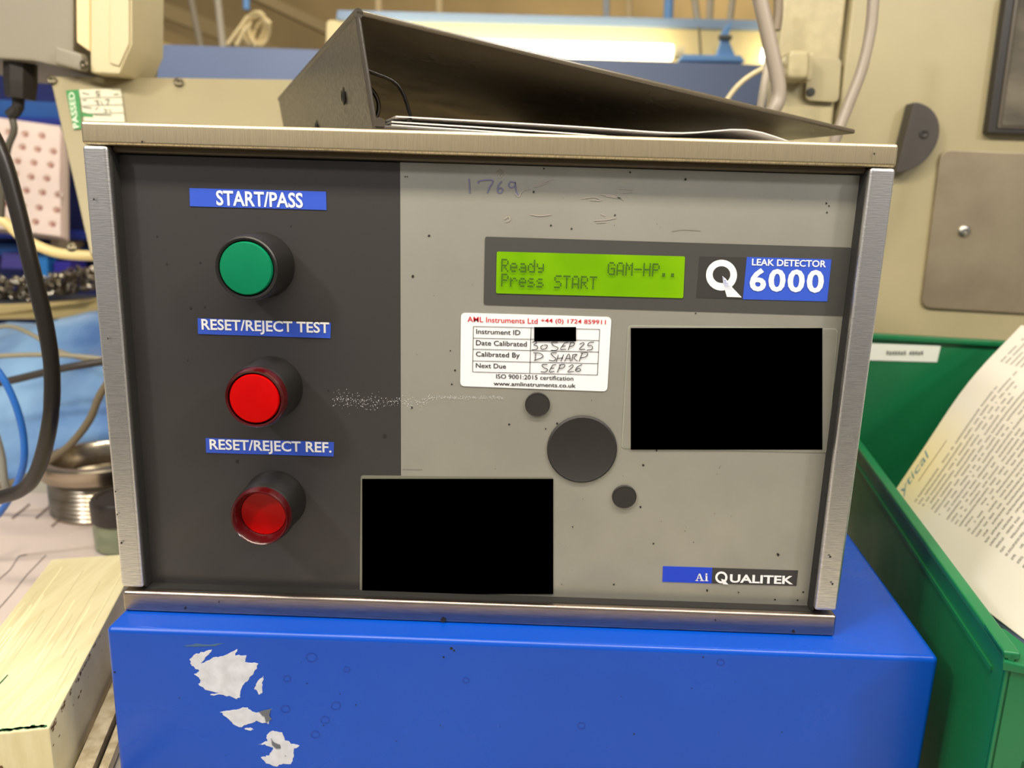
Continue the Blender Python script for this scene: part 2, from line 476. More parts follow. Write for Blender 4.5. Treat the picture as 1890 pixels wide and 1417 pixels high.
# calibration sticker
st = flat('calibration_sticker', FP, [(851, 577), (1128.5, 585), (1120.5, 722), (849.5, 712)], STICKER, det, lift=.0004, thick=.0003, r=.0022, label='white calibration sticker with red heading and table')
cv = lambda x, y: (820 + x / 5.25, 560 + y / 5.25)
T = lambda s, x0, y0, x1, h, m, b, sl=.029: text(FP, s, cv(x0, y0 - 6), cv(x1, y0 - 6 + (x1 - x0) * sl), h * .95 / 5.25, m, st, b, lift=.0006)
T('AML Instruments Ltd', 225, 130, 905, 54, RED_INK, .004)
T('+44 (0) 1724 859911', 936, 146, 1565, 58, RED_INK, .006)
T('Instrument ID', 310, 250, 737, 50, BLACK_INK, .008)
T('Date Calibrated', 308, 358, 800, 52, BLACK_INK, .008)
T('Calibrated By', 307, 468, 732, 66, BLACK_INK, .008)
T('Next Due', 306, 580, 598, 48, BLACK_INK, .008)
T('ISO 9001:2015 certification', 503, 686, 1250, 46, BLACK_INK, .006)
T('www.amlinstruments.co.uk', 478, 757, 1273, 42, BLACK_INK, .012, .028)
rows = [(220, 248), (333, 357), (440, 468), (553, 580), (660, 690)]
L = [[(283 - 2 * i, a), (1505 - 5 * i, b)] for i, (a, b) in enumerate(rows)]
L += [[(283, 220), (275, 660)], [(841, 233), (829, 675)], [(1505, 248), (1483, 690)]]
strokes('sticker_table', FP, L, .9, BLACK_INK, st, conv=cv)
hw = [
    [(852, 376), (882, 362), (892, 380), (868, 398), (902, 412), (896, 440), (848, 446)], [(960, 400), (935, 415), (945, 440), (985, 432), (998, 402), (965, 398)],
    [(1100, 372), (1045, 372), (1050, 400), (1100, 425), (1085, 450), (1032, 450)], [(1165, 380), (1125, 440), (1180, 440)], [(1140, 412), (1175, 408)], [(1165, 380), (1200, 372)],
    [(1225, 375), (1200, 450)], [(1215, 378), (1258, 378), (1250, 405), (1212, 415)],
    [(1310, 392), (1345, 375), (1350, 395), (1308, 440), (1365, 440)], [(1450, 372), (1405, 376), (1390, 405), (1430, 408), (1430, 440), (1378, 450)],
    [(885, 480), (880, 550)], [(862, 475), (930, 480), (955, 515), (870, 550)],
    [(1090, 475), (1035, 478), (1050, 505), (1080, 530), (1060, 552), (1012, 545)], [(1105, 495), (1085, 560)], [(1155, 490), (1130, 560)], [(1095, 530), (1150, 525)],
    [(1165, 558), (1205, 485), (1222, 558)], [(1180, 530), (1215, 528)], [(1245, 490), (1235, 555)], [(1240, 495), (1285, 490), (1255, 525), (1290, 555)],
    [(1335, 480), (1305, 558)], [(1320, 478), (1385, 475), (1375, 510), (1315, 525)],
    [(1000, 588), (948, 590), (960, 615), (1000, 635), (980, 660), (933, 658)], [(1050, 592), (1018, 658), (1068, 655)], [(1030, 625), (1065, 622)], [(1050, 592), (1085, 588)],
    [(1125, 590), (1095, 665)], [(1110, 592), (1165, 588), (1155, 618), (1108, 628)],
    [(1205, 610), (1240, 590), (1245, 610), (1195, 658), (1255, 655)], [(1335, 588), (1290, 610), (1270, 645), (1300, 655), (1322, 640), (1300, 625), (1275, 640)],
]
strokes('handwriting', FP, hw, 1.5, PEN, st, lift=.0008, conv=cv, sub=4)
flat('redacted_entry', FP, [(986, 603), (1063, 603), (1063, 629), (986, 629)], REDACT, st, lift=.0009, thick=.0001, label='solid black bar over the first entry')

# labels in clear film, blacked out by added redaction boxes
f1 = flat('label_film', FP, [(1159, 600), (1546, 606), (1528, 835), (1147, 827)], FILM, det, lift=.0003, thick=.0003, r=.002, label='clear film sleeve around a blacked-out label')
flat('film_face', FP, [(1160.5, 601.5), (1544, 607.5), (1526.5, 833.5), (1149, 825.5)], PANEL_S, f1, lift=.0004, thick=.0001, r=.002)
flat('redaction_box', FP, [(1164, 605), (1517, 605), (1517, 829), (1164, 829)], REDACT, f1, lift=.0006, thick=.0002, label='plain black redaction box over a label')
f2 = flat('label_film', FP, [(666, 877), (1021.5, 880), (1021.5, 1097), (664, 1090)], mat('yellowed_film', (112, 110, 96), .3), det, lift=.0003, thick=.0003, r=.0015, label='clear film sleeve around a blacked-out label')
flat('redaction_box', FP, [(669, 883), (1021, 883), (1021, 1095), (669, 1095)], REDACT, f2, lift=.0006, thick=.0002, label='plain black redaction box over a label')

# blanking grommets
for (x, y, rx) in ((992, 746, 23), (1074, 828.5, 64.5), (1152, 916, 22.5)):
    c = FP.p(x, y); r = rx * (c - CAM).dot(Vector(fwd)) / FPX
    lathe('blanking_plug', c, (0, -1, 0), [(r, 0), (r, .0008), (r * .95, .0014), (r * .93, .0012), (0, .0012)], GROMMET, det)

# maker badge
mb = flat('maker_badge', FP, [(1223.5, 1044.5), (1314.5, 1047.3), (1313, 1076), (1222.5, 1073)], BLUE_DEEP, det, lift=.0003, thick=.0002)
mb2 = flat('name_badge', FP, [(1314.5, 1047.3), (1472.7, 1052.4), (1469.5, 1080.5), (1313, 1076)], BLACK_PRINT, det, lift=.0003, thick=.0002)
for pg_ in (((1283, 1069.6), (1288.5, 1069.8), (1288.5, 1071), (1283, 1070.8)), ((1284.6, 1070), (1289.6, 1057.6), (1291, 1057.6), (1286, 1070)), ((1289.4, 1057.4), (1292, 1057.4), (1297.2, 1070.2), (1293.8, 1070.2)),
            ((1291.6, 1069.8), (1299.4, 1070), (1299.4, 1071.3), (1291.6, 1071)), ((1286.6, 1065.4), (1294.4, 1065.6), (1294.4, 1066.7), (1286.6, 1066.5)),
            ((1302, 1061.6), (1305.2, 1061.6), (1305, 1070.5), (1302, 1070.5)), ((1300.6, 1070), (1306.8, 1070.2), (1306.8, 1071.4), (1300.6, 1071.2)), ((1301, 1061.2), (1305.2, 1061.2), (1305.2, 1062.3), (1301, 1062.2)), ((1301.8, 1057.2), (1305.2, 1057.2), (1305.2, 1059.9), (1301.8, 1059.9))):
    mk('lettering', [FP.p(x, y, .0005) for x, y in pg_], [(0, 1, 2, 3)], WHITE, mb)
text(FP, 'UALITEK', (1347, 1058.5), (1464, 1062), 15.5, WHITE, mb2, .03)
V = []
for j in range(32):
    a = 2 * math.pi * j / 32
    V += [FP.p(1331 + 11.3 * math.cos(a), 1064.5 + 11 * math.sin(a), .0005), FP.p(1331 + 7.2 * math.cos(a), 1064.5 + 7 * math.sin(a), .0005)]
mk('lettering', V, [(2 * j, 2 * j + 1, (2 * j + 3) % 64, (2 * j + 2) % 64) for j in range(32)], WHITE, mb2)
mk('lettering', [FP.p(x, y, .0006) for x, y in ((1330, 1067), (1335, 1068), (1344, 1077.5), (1334, 1077))], [(0, 1, 2, 3)], WHITE, mb2)

# function labels
for px, s, tl, tr, h in (
        ([(350, 347), (602, 353.5), (603, 387.5), (351, 380.5)], 'START/PASS', (399, 351), (559, 356), 28),
        ([(365, 587), (611, 596), (610, 624), (366, 616)], 'RESET/REJECT TEST', (372, 588), (608, 594.5), 26),
        ([(380, 808), (616.5, 815.5), (616, 842), (381, 835)], 'RESET/REJECT REF.', (387, 809.5), (612, 815.5), 25)):
    lb = flat('function_label', FP, px, BLUE_PRINT, det, lift=.0003, thick=.0002, label='blue label strip reading ' + s)
    text(FP, s, tl, tr, h, WHITE, lb, .02)

# push buttons
HB = .0205


def button(cx, cy, kind, label):
    c = at(cx, cy, YP - HB); c.y = YP
    r = .0150
    col = lathe('push_button', c, (0, -1, 0), [(r * 1.03, 0), (r * 1.03, .002), (r, .003), (r * .985, HB - .0015), (r * .95, HB - .0004), (r * .90, HB - .0004), (r * .88, HB - .004)], PLASTIC, det)
    col['label'] = label
    if kind == 'green':
        lathe('button_cap', c, (0, -1, 0), [(r * .79, HB - .005), (r * .79, HB + .0012), (r * .76, HB + .0020), (r * .4, HB + .0024), (0, HB + .0024)], GREENCAP, col)
        lathe('cap_rim', c, (0, -1, 0), [(r * .95, HB - .002), (r * .94, HB + .0006), (r * .90, HB + .0012), (r * .84, HB + .0010), (r * .81, HB + .0002), (r * .81, HB - .003)], PLASTIC, col)
    elif kind == 'red':
        lathe('guard_ring', c, (0, -1, 0), [(r * .95, HB - .002), (r * .92, HB + .0035), (r * .88, HB + .0045), (r * .82, HB + .0042), (r * .79, HB - .002)], REDRING, col)
        lathe('button_cap', c, (0, -1, 0), [(r * .77, HB - .003), (r * .77, HB + .0038), (r * .74, HB + .0046), (r * .4, HB + .0049), (0, HB + .0049)], REDCAP, col)
    else:
        lathe('guard_ring', c, (0, -1, 0), [(r * .96, HB - .004), (r * .93, HB + .0035), (r * .89, HB + .0045), (r * .84, HB + .0038), (r * .70, HB - .004)], REDRING, col)
        lathe('button_cap', c, (0, -1, 0), [(r * .80, HB - .006), (r * .72, HB - .0020), (r * .5, HB - .0024), (0, HB - .0026)], REDCAP, col)


button(456, 495, 'green', 'green push button in a black collar')
button(475, 732, 'red', 'red push button in a black collar')
button(484, 950, 'sunk', 'red push button with its lens sunk into the collar')

# hand-written number, smudges, specks, scuff
c1 = lambda x, y: (720 + x / 3.935, 280 + y / 3.935)
strokes('handwritten_number', FP, [[(573, 195), (578, 250), (580, 302)], [(640, 232), (650, 212), (745, 208), (725, 255), (705, 300)],
        [(812, 212), (785, 250), (782, 290), (805, 298), (820, 275), (800, 262), (785, 275)], [(908, 225), (875, 218), (862, 245), (880, 262), (908, 245), (908, 222), (915, 285), (930, 318)]],
        2.0, BLUE_PEN, det, lift=.0003, conv=c1)
strokes('ink_smudge', FP, [[(905, 300), (935, 325), (960, 285), (1010, 270)], [(1045, 245), (1090, 232), (1130, 215), (1185, 195)], [(1050, 255), (1100, 240), (1150, 222)],
        [(775, 150), (800, 130), (820, 160), (790, 190), (800, 140)]], 2.4, mat('smudge_light', (150, 142, 132), .6), det, lift=.00025, conv=c1)
strokes('ink_smudge', FP, [[(1390, 340), (1480, 330), (1540, 350)], [(1450, 350), (1530, 355)], [(1530, 310), (1620, 320), (1700, 350)], [(1560, 320), (1690, 340)], [(1650, 265), (1770, 275)],
        [(1690, 300), (1760, 290)], [(1480, 500), (1560, 495), (1640, 480)], [(1500, 515), (1570, 510)], [(1530, 450), (1560, 465)], [(830, 490), (860, 470), (870, 495), (840, 510)], [(1020, 455), (1090, 465), (1170, 455)]],
        2.2, mat('smudge_light', (150, 142, 132), .6), det, lift=.00025, conv=c1)
for ln_ in ([(1240, 427), (1262, 424), (1293, 426)], [(743, 866), (780, 866.5)]): strokes('scratch', FP, [ln_], 1.0, SMUDGE, det, lift=.0002)
sp = [(792, 435, 2.6), (762, 510, 2.6), (985, 354, 2), (1004, 311, 1.8), (1163, 318, 2), (1017, 416, 1.7), (1055, 422, 1.7), (1135, 397, 2), (1265, 331, 2.4), (1525, 375, 1.8),
      (1530, 380, 1.5), (1526, 392, 1.6), (1284, 578, 1.4), (748, 326, 1.4), (752, 326, 1.2), (840, 683, 2), (831, 647, 1.4), (710, 804, 3.4), (760, 752, 2), (940, 783, 2), (1187, 858, 2.2),
      (1182, 935, 2.2), (1028, 781, 2), (1007, 791, 1.5), (1057, 972, 1.5), (1206, 1003, 1.8), (1133, 1078, 1.8), (1436, 1023, 2.8), (1305, 1089, 2.4), (1430, 1106, 1.8), (1472, 1107, 1.8), (1482, 1092, 1.8),
      (1363, 1093, 1.3), (438, 851, 3.2), (606, 721, 1.6), (347, 665, 1.6), (370, 484, 1.8), (308, 487, 1.8), (352, 568, 2.6), (378, 566, 1.8), (537, 417, 1.5), (290, 436, 1.5), (1531, 655, 3), (1212, 831, 1.8), (834, 709, 1.6)]
sp += [(random.uniform(760, 1480), random.uniform(340, 1090), random.uniform(.4, 1.0)) for _ in range(60)]
tag(dots('dirt_speck', FP, sp, SPECK, det, lift=.00022), 'tiny dark dirt specks', None, kind='stuff')
tag(dots('dirt_speck', FR, [(264, 262, 2.4), (1612, 284, 2), (819, 1143, 5), (343, 1121, 2), (1464, 1164, 3), (226, 1000, 2.2), (218, 948, 1.6), (215, 906, 1.6), (175, 368, 2), (201, 624, 1.6),
                          (1531, 1026, 2.2), (1535, 1076, 2.2), (1320, 1143, 1.6), (405, 1109, 1.4)], SPECK, det, lift=.0009), 'tiny dark dirt specks on the frame', None, kind='stuff')
sc = []
for _ in range(520):
    t = random.random(); x = 612 + 318 * t
    y = 738 + 8 * math.sin(t * 5) * .4 + random.gauss(0, 6.5 * (1 - t) + 2)
    if x > 790: y = 733 + random.gauss(0, 1.8)
    sc.append((x, y, random.uniform(.3, .85)))
tag(dots('scuff_mark', FP, sc, SCUFF, det, lift=.0003, n=5), 'pale streak of scuffs across both panels', None, kind='stuff')

# ================================================================== RING BINDER ON TOP
BIND = mat('black_binder_board', (62, 56, 48), .34, 0, var=.10, scale=420, bump=.10, rvar=.05)
BINDI = mat('black_binder_lining', (86, 77, 62), .24, 0, var=.06, scale=25, bump=.02, rvar=.06)  # black plastic lightened, some lens haze is put into the colour
ztop = HT + .0004
bd = thing('ring_binder', (-.05, .02, ztop), 'black ring binder lying wedge-shaped on top of the instrument', 'binder')
ang = math.radians(23.4)
dB = Vector((-math.sin(ang), math.cos(ang), 0))      # along the spine
dR = Vector((math.cos(ang), math.sin(ang), 0))       # across the covers
N0 = Vector((-.0525, .010, ztop))
th = .0026; LS = .318; WC = .298
lean = Vector((-.0075, 0, .0485)); lean_u = lean.normalized()
topc = N0 + lean
# front cover drops from the spine to the free edge near the case
end = at(1578, 247, (N0 + dR * WC).y); drop = end.z - topc.z
cvec = dR * WC; cvec.z = drop; cn = Vector((0, 0, 1))
# back cover
q = [N0, N0 + dR * WC, N0 + dR * WC + dB * LS, N0 + dB * LS]
prism('back_cover', q, (0, 0, th), BIND, bd, bevel=.0008)
q = [N0, N0 + dB * LS, topc + dB * LS, topc]
prism('spine', q, dR * th, BIND, bd, bevel=.0010)
prism('front_cover', [topc + Vector((0, 0, 0)), topc + cvec, topc + cvec + dB * LS, topc + dB * LS], (0, 0, th), BINDI, bd, bevel=.0008)
tube('hinge_roll', [topc + dR * .0015 + Vector((0, 0, .0008)), topc + dR * .0015 + Vector((0, 0, .0008)) + dB * LS], .0022, BIND, bd, sub=0)
tube('hinge_roll', [N0 + dR * .003 + Vector((0, 0, .003)), N0 + dR * .003 + Vector((0, 0, .003)) + dB * LS], .0028, BIND, bd, sub=0)
for k in (.085, .20):    # arched rings
    pc = N0 + dB * k + Vector((0, 0, th))
    arc = [pc + dR * (.004 + .018 * math.sin(t)) + Vector((0, 0, .004 + .014 * (1 - math.cos(t)) )) for t in [math.pi * j / 8 for j in range(9)]]
    tube('binder_ring', arc, .0012, mat('ring_steel', (120, 112, 100), .3, 1), bd, sub=4)
ridge = [topc + dR * .006 - Vector((0, 0, .022)) + dB * .004, topc + dR * .020 - Vector((0, 0, .027)) + dB * .004, topc + dR * .026 - Vector((0, 0, .040)) + dB * .004, topc + dR * .025 - Vector((0, 0, .043)) + dB * .004]
tube('lever_arch', ridge, .0009, mat('lever_dark', (30, 27, 24), .3, .6), bd, sub=5)
sn = -dR
for (a_, z_) in ((.052, .021), (.150, .014)):   # spine rivets
    lathe('rivet', N0 + dB * a_ + lean_u * z_, tuple(sn), [(.0045, 0), (.0045, .0006), (.003, .0012), (.0018, .0006), (0, .0006)], mat('rivet_dark', (70, 66, 60), .3, 1), bd, n=20)


def wavy_sheet(name, z0, amp, ph, w, l, inset, label, tilt, bulge=0.0):
    V, F = [], []
    nx, ny = 24, 6
    for j in range(ny + 1):
        for i in range(nx + 1):
            s = i / nx
            p = N0 + dR * (inset + w * s) + dB * (.006 + l * j / ny)
            p.z = z0 + amp * math.sin(s * 4.2 + ph) * s + tilt * s * (1 - s) * 4 + bulge * math.exp(-((s - .80) / .13) ** 2)
            V.append(p)
    k = len(V); V += [v + Vector((0, 0, .0006)) for v in V[:k]]
    idx = lambda i, j: j * (nx + 1) + i
    for j in range(ny):
        for i in range(nx):
            F.append((idx(i, j), idx(i + 1, j), idx(i + 1, j + 1), idx(i, j + 1)))
            F.append((k + idx(i, j), k + idx(i, j + 1), k + idx(i + 1, j + 1), k + idx(i + 1, j)))
    for j, r in ((0, 1), (ny, 0)):
        for i in range(nx): F.append((idx(i, j), idx(i + 1, j), k + idx(i + 1, j), k + idx(i, j)))
    for i in (0, nx):
        for j in range(ny): F.append((idx(i, j), idx(i, j + 1), k + idx(i, j + 1), k + idx(i, j)))
    o = mk(name, V, F, mat('binder_paper', (226, 220, 214), .6, var=.05, scale=10), None, smooth=True)
    tag(o, label, 'paper', 'sheets lying inside the binder')


wavy_sheet('paper_sheet', ztop + .0070, .0016, .0, .255, .29, .012, 'uppermost white sheet curling inside the black binder', .0012, .0065)
wavy_sheet('paper_sheet', ztop + .0045, .0012, .7, .250, .29, .010, 'middle white sheet inside the black binder', .0004, .004)
wavy_sheet('paper_sheet', ztop + .0031, .0003, .7, .245, .29, .010, 'lowest white sheet on the binder back cover', .0002)

# ================================================================== RIGHT: GREEN BIN, PAGES
GREEN = mat('green_polypropylene', (16, 108, 64), .34, 0, var=.12, scale=18, bump=.03, rvar=.05)
gb = thing('storage_bin', (.36, .15, ZB), 'green plastic storage bin holding printed pages beside the blue stand', 'storage bin')
zr = .026
N = atz(1862, 1205, zr); gd = Vector((.2059, .9786, 0)); gr = Vector((.9786, -.2059, 0))
up = Vector((0, 0, 1)); Lb = .385; Wb = .24; t = .003
drop = Vector((0, 0, ZB - zr))
prism('side_wall', [N, N + gd * Lb, N + gd * Lb + drop, N + drop], gr * t, GREEN, gb, bevel=.0008)
prism('side_rim', [N - gr * .002 + up * .0006, N - gr * .002 + gd * Lb + up * .0006, N + gr * .005 + gd * Lb + up * .0006, N + gr * .005 + up * .0006], (0, 0, -.004), GREEN, gb, bevel=.0012, seg=3)
prism('side_wall', [N + gr * Wb, N + gd * Lb + gr * Wb, N + gd * Lb + drop + gr * Wb, N + drop + gr * Wb], gr * t, GREEN, gb, bevel=.0008)
bt = at(1730, 624, (N + gd * Lb).y + -.2059 * .1).z - zr
Bk = N + gd * Lb
prism('back_wall', [Bk + up * bt, Bk + gr * Wb + up * bt, Bk + gr * Wb + drop, Bk + drop], gd * t, GREEN, gb, bevel=.0008)
prism('back_rim', [Bk - gd * .004 + up * bt, Bk - gd * .004 + gr * Wb + up * bt, Bk - gd * .004 + gr * Wb + up * (bt - .005), Bk - gd * .004 + up * (bt - .005)], gd * .010, GREEN, gb, bevel=.0015)
prism('bin_floor', [N + drop, N + gd * Lb + drop, N + gd * Lb + gr * Wb + drop, N + gr * Wb + drop], (0, 0, t), GREEN, gb)
# front corner post and low front wall
prism('corner_post', [N + up * -.006, N + gr * .019 + up * -.006, N + gr * .0155 + drop, N + drop], gd * t, GREEN, gb, bevel=.0012)
prism('front_wall', [N + up * -.05 + gr * .012, N + gr * (Wb + t) + up * -.05, N + gr * (Wb + t) + drop, N + drop + gr * .012], gd * t, GREEN, gb, bevel=.001)
prism('corner_cap', [N - gr * .002 + up * .0008, N + gd * .024 - gr * .002 + up * .0008, N + gd * .022 + gr * .006 + up * .0004, N + gr * .021 + gd * .004 + up * -.006, N + gr * .020 - gd * .001 + up * -.0065, N - gd * .001 - gr * .002 + up * -.004], (0, 0, -.003), GREEN, gb, bevel=.0006)
prism('side_rib', [N + gd * .012 + up * -.014 - gr * .0012, N + gd * Lb + up * -.014 - gr * .0012, N + gd * Lb + up * -.016 - gr * .0012, N + gd * .012 + up * -.016 - gr * .0012], gr * .002, GREEN, gb)
# label on the back wall's inner face
by = None


def on_back(x, y, lift=.0008):
    nrm = gd; r = ray(x, y); k = (Bk - CAM).dot(nrm) / r.dot(nrm)
    return CAM + r * k - gd * lift


lab = prism('bin_label', [on_back(1600, 633), on_back(1736, 638), on_back(1729, 668), on_back(1594, 664)], gd * .0004, mat('label_card', (222, 224, 214), .5), gb)
mk('label_print', [v for i in range(13) for v in (lambda x: (on_back(x, 647 + (i % 3) * .8, .0012), on_back(x + 3.6, 647.2 + (i % 2), .0012), on_back(x + 3.2, 654.6, .0012), on_back(x - .6, 654 + (i % 2), .0012)))(1636 + i * 5.3)],
   [(4 * i, 4 * i + 1, 4 * i + 2, 4 * i + 3) for i in range(13) if i != 7], mat('blurred_grey_print', (110, 112, 106), .6), lab)


# printed pages: a curved sheet, printed with lines of text
def page_mat():
    m = bpy.data.materials.new('printed_page'); m.use_nodes = True
    nt = m.node_tree; b = nt.nodes['Principled BSDF']; b.inputs['Roughness'].default_value = .6
    N_ = nt.nodes.new; Lk = nt.links.new
    uv = N_('ShaderNodeUVMap'); sx = N_('ShaderNodeSeparateXYZ'); Lk(uv.outputs[0], sx.inputs[0])

    def mth(op, a, b_=None, c=None):
        n = N_('ShaderNodeMath'); n.operation = op
        for i, v in enumerate((a, b_, c)):
            if v is None: continue
            if isinstance(v, (int, float)): n.inputs[i].default_value = v
            else: Lk(v, n.inputs[i])
        return n.outputs[0]
    U, Vv = sx.outputs[0], sx.outputs[1]
    ln = mth('MULTIPLY', Vv, 36.0); li = mth('FLOOR', ln); fr = mth('FRACT', ln)
    band = mth('MULTIPLY', mth('GREATER_THAN', fr, .25), mth('LESS_THAN', fr, .66))
    cb = N_('ShaderNodeCombineXYZ'); Lk(mth('MULTIPLY', U, 46.0), cb.inputs[0]); Lk(mth('MULTIPLY', li, 7.31), cb.inputs[1])
    nz = N_('ShaderNodeTexNoise'); nz.inputs['Scale'].default_value = 1.0; nz.inputs['Detail'].default_value = 0; Lk(cb.outputs[0], nz.inputs['Vector'])
    word = mth('GREATER_THAN', nz.outputs['Fac'], .40)
    cb2 = N_('ShaderNodeCombineXYZ'); Lk(mth('MULTIPLY', U, 260.0), cb2.inputs[0]); Lk(mth('MULTIPLY', ln, 2.0), cb2.inputs[1])
    n2 = N_('ShaderNodeTexNoise'); n2.inputs['Scale'].default_value = 1.0; n2.inputs['Detail'].default_value = 0; Lk(cb2.outputs[0], n2.inputs['Vector'])
    let = mth('MULTIPLY_ADD', mth('GREATER_THAN', n2.outputs['Fac'], .47), .5, .5)
    cb3 = N_('ShaderNodeCombineXYZ'); Lk(mth('MULTIPLY', li, 3.7), cb3.inputs[0])
    n3 = N_('ShaderNodeTexWhiteNoise'); Lk(cb3.outputs[0], n3.inputs['Vector'])
    # ragged right end of each line, left margin, header margin, paragraph gap
    endx = mth('MULTIPLY_ADD', n3.outputs['Value'], .16, .68)
    inside = mth('MULTIPLY', mth('GREATER_THAN', U, .17), mth('LESS_THAN', U, endx))
    head = mth('GREATER_THAN', Vv, .135)
    mask = mth('MULTIPLY', mth('MULTIPLY', band, word), mth('MULTIPLY', mth('MULTIPLY', inside, head), let))
    # second text column further along the page
    in2 = mth('MULTIPLY', mth('GREATER_THAN', U, .80), mth('MULTIPLY', mth('LESS_THAN', U, .97), mth('GREATER_THAN', Vv, .05)))
    mask = mth('MAXIMUM', mask, mth('MULTIPLY', mth('MULTIPLY', band, word), mth('MULTIPLY', in2, let)))
    mx = N_('ShaderNodeMix'); mx.data_type = 'RGBA'; Lk(mth('MULTIPLY', mask, .62), mx.inputs[0])
    mx.inputs[7].default_value = lin((60, 58, 58))
    # yellowed stain by the heading
    g = N_('ShaderNodeVectorMath'); g.operation = 'DISTANCE'; Lk(uv.outputs[0], g.inputs[0]); g.inputs[1].default_value = (.28, .03, 0)
    st_ = N_('ShaderNodeMapRange'); st_.inputs[1].default_value = .05; st_.inputs[2].default_value = .30; st_.inputs[3].default_value = 1; st_.inputs[4].default_value = 0
    Lk(g.outputs['Value'], st_.inputs[0])
    m2 = N_('ShaderNodeMix'); m2.data_type = 'RGBA'; Lk(st_.outputs[0], m2.inputs[0]); m2.inputs[6].default_value = lin((208, 202, 190)); m2.inputs[7].default_value = lin((220, 206, 158))
    Lk(m2.outputs[2], mx.inputs[6]); Lk(mx.outputs[2], b.inputs['Base Color'])
    return m


# corner control points (pixel, Y) of the sheet: rows t (down the page) x columns s (along a line of text)
GP = [[(1602, 980, .222), (1697, 838, .238), (1787, 706, .262), (1885, 600, .285)],
      [(1680, 1030, .155), (1790, 880, .180), (1890, 745, .205), (2010, 620, .230)],
      [(1772, 1090, .100), (1890, 935, .120), (2010, 795, .145), (2140, 655, .170)],
      [(1905, 1190, .035), (2030, 1020, .055), (2170, 860, .080), (2330, 700, .100)]]


def patch_pt(u, v, off=0.0):
    def cr(P, t):
        n = len(P) - 1; f_ = min(max(t, 0), 1) * n; i = min(int(f_), n - 1); f_ -= i
        p1, p2 = P[i], P[i + 1]; p0 = P[i - 1] if i else p1 * 2 - p2; p3 = P[i + 2] if i + 2 <= n else p2 * 2 - p1
        return .5 * ((2 * p1) + (p2 - p0) * f_ + (2 * p0 - 5 * p1 + 4 * p2 - p3) * f_ ** 2 + (3 * p1 - p0 - 3 * p2 + p3) * f_ ** 3)
    return cr([cr([at(*c) for c in row], u) for row in GP], v) + Vector((0, 0, off))


def page(name, off, shift, m, label, thick=.0004):
    nx = ny = 18; V, F = [], []
    for j in range(ny + 1):
        for i in range(nx + 1): V.append(patch_pt(i / nx, j / ny) + Vector(shift) + Vector((0, 0, off)))
    k = len(V); V += [v - Vector((0, 0, thick)) for v in V[:k]]
    idx = lambda i, j: j * (nx + 1) + i
    for j in range(ny):
        for i in range(nx):
            F.append((idx(i, j), idx(i + 1, j), idx(i + 1, j + 1), idx(i, j + 1)))
            F.append((k + idx(i, j), k + idx(i, j + 1), k + idx(i + 1, j + 1), k + idx(i + 1, j)))
    for j in (0, ny):
        for i in range(nx): F.append((idx(i, j), idx(i + 1, j), k + idx(i + 1, j), k + idx(i, j)))
    for i in (0, nx):
        for j in range(ny): F.append((idx(i, j), idx(i, j + 1), k + idx(i, j + 1), k + idx(i, j)))
    o = mk(name, V, F, m, None, smooth=True)
    ul = o.data.uv_layers.new(name='UVMap')
    for lp in o.data.loops:
        vi = lp.vertex_index % k
        ul.data[lp.index].uv = ((vi % (nx + 1)) / nx, (vi // (nx + 1)) / ny)
    tag(o, label, 'paper', 'pages in the green bin')
    return o


PLAIN = mat('plain_page', (214, 214, 222), .6)
pg = page('printed_page', 0, (0, 0, 0), page_mat(), 'topmost curled page covered in printed text in the green bin')
page('printed_page', -.0035, (.002, -.003, 0), mat('blue_grey_page', (150, 156, 190), .6), 'blue-grey sheet directly under the printed page in the green bin')
page('printed_page', -.0075, (.006, -.010, 0), PLAIN, 'lowest white sheet of the stack in the green bin')
# heading in slanted teal script on the page
V, F = text_geo('ytical', -.004, .35)
mk('heading_print', [patch_pt(.165 + x * .19, .075 - y * .055, .0006) for x, y in V], F, mat('teal_ink', (96, 140, 146), .6), pg)
mk('heading_rule', [patch_pt(u, v, .0006) for u, v in ((.24, .094), (.30, .093), (.36, .094), (.42, .095), (.42, .099), (.36, .098), (.30, .097), (.24, .098))], [(0, 1, 6, 7), (1, 2, 5, 6), (2, 3, 4, 5)], mat('faint_ink', (150, 142, 110), .6), pg)

# ================================================================== RIGHT: MACHINE CABINET
CREAM = mat('cream_hammered_paint', (184, 171, 132), .36, 0, var=.14, scale=90, bump=.25, rvar=.06)
CREAMD = mat('cream_door_paint', (170, 158, 122), .42, 0, var=.10, scale=10, bump=.04, rvar=.05)
YC = .43
cb = thing('machine_cabinet', (.6, YC + .2, ZB), 'cream machine cabinet with dark window and latch behind the green bin', 'cabinet')
xg = at(1566, 60, YC).x
box('door', xg, 1.15, YC, YC + .02, ZB, 1.0, CREAMD, cb, bevel=.004, seg=3)
xc = at(1441, 60, YC).x
box('corner_post', xc, xg - .003, YC + .004, YC + .03, ZB, 1.0, CREAM, cb, bevel=.004, seg=3)
box('body', xc * 1.47, 1.15, YC + .02, YC + .35, ZB, 1.0, CREAM, cb)
CP = Plane(YC)
pl = prism('access_plate', rrect([CP.p(1733, 277), CP.p(1960, 285), CP.p(1930, 580), CP.p(1697, 567)], .010), (0, -.004, 0), mat('dull_steel_plate', (168, 154, 128), .4, .55, rgb2=(140, 126, 104), scale=14, rvar=.06), cb, bevel=.001)
lathe('screw', CP.p(1775, 426, .004), (0, -1, 0), [(.0055, 0), (.0055, .002), (.0035, .0035), (.002, .0035), (.002, .0015), (0, .0015)], STEEL, pl, n=20)
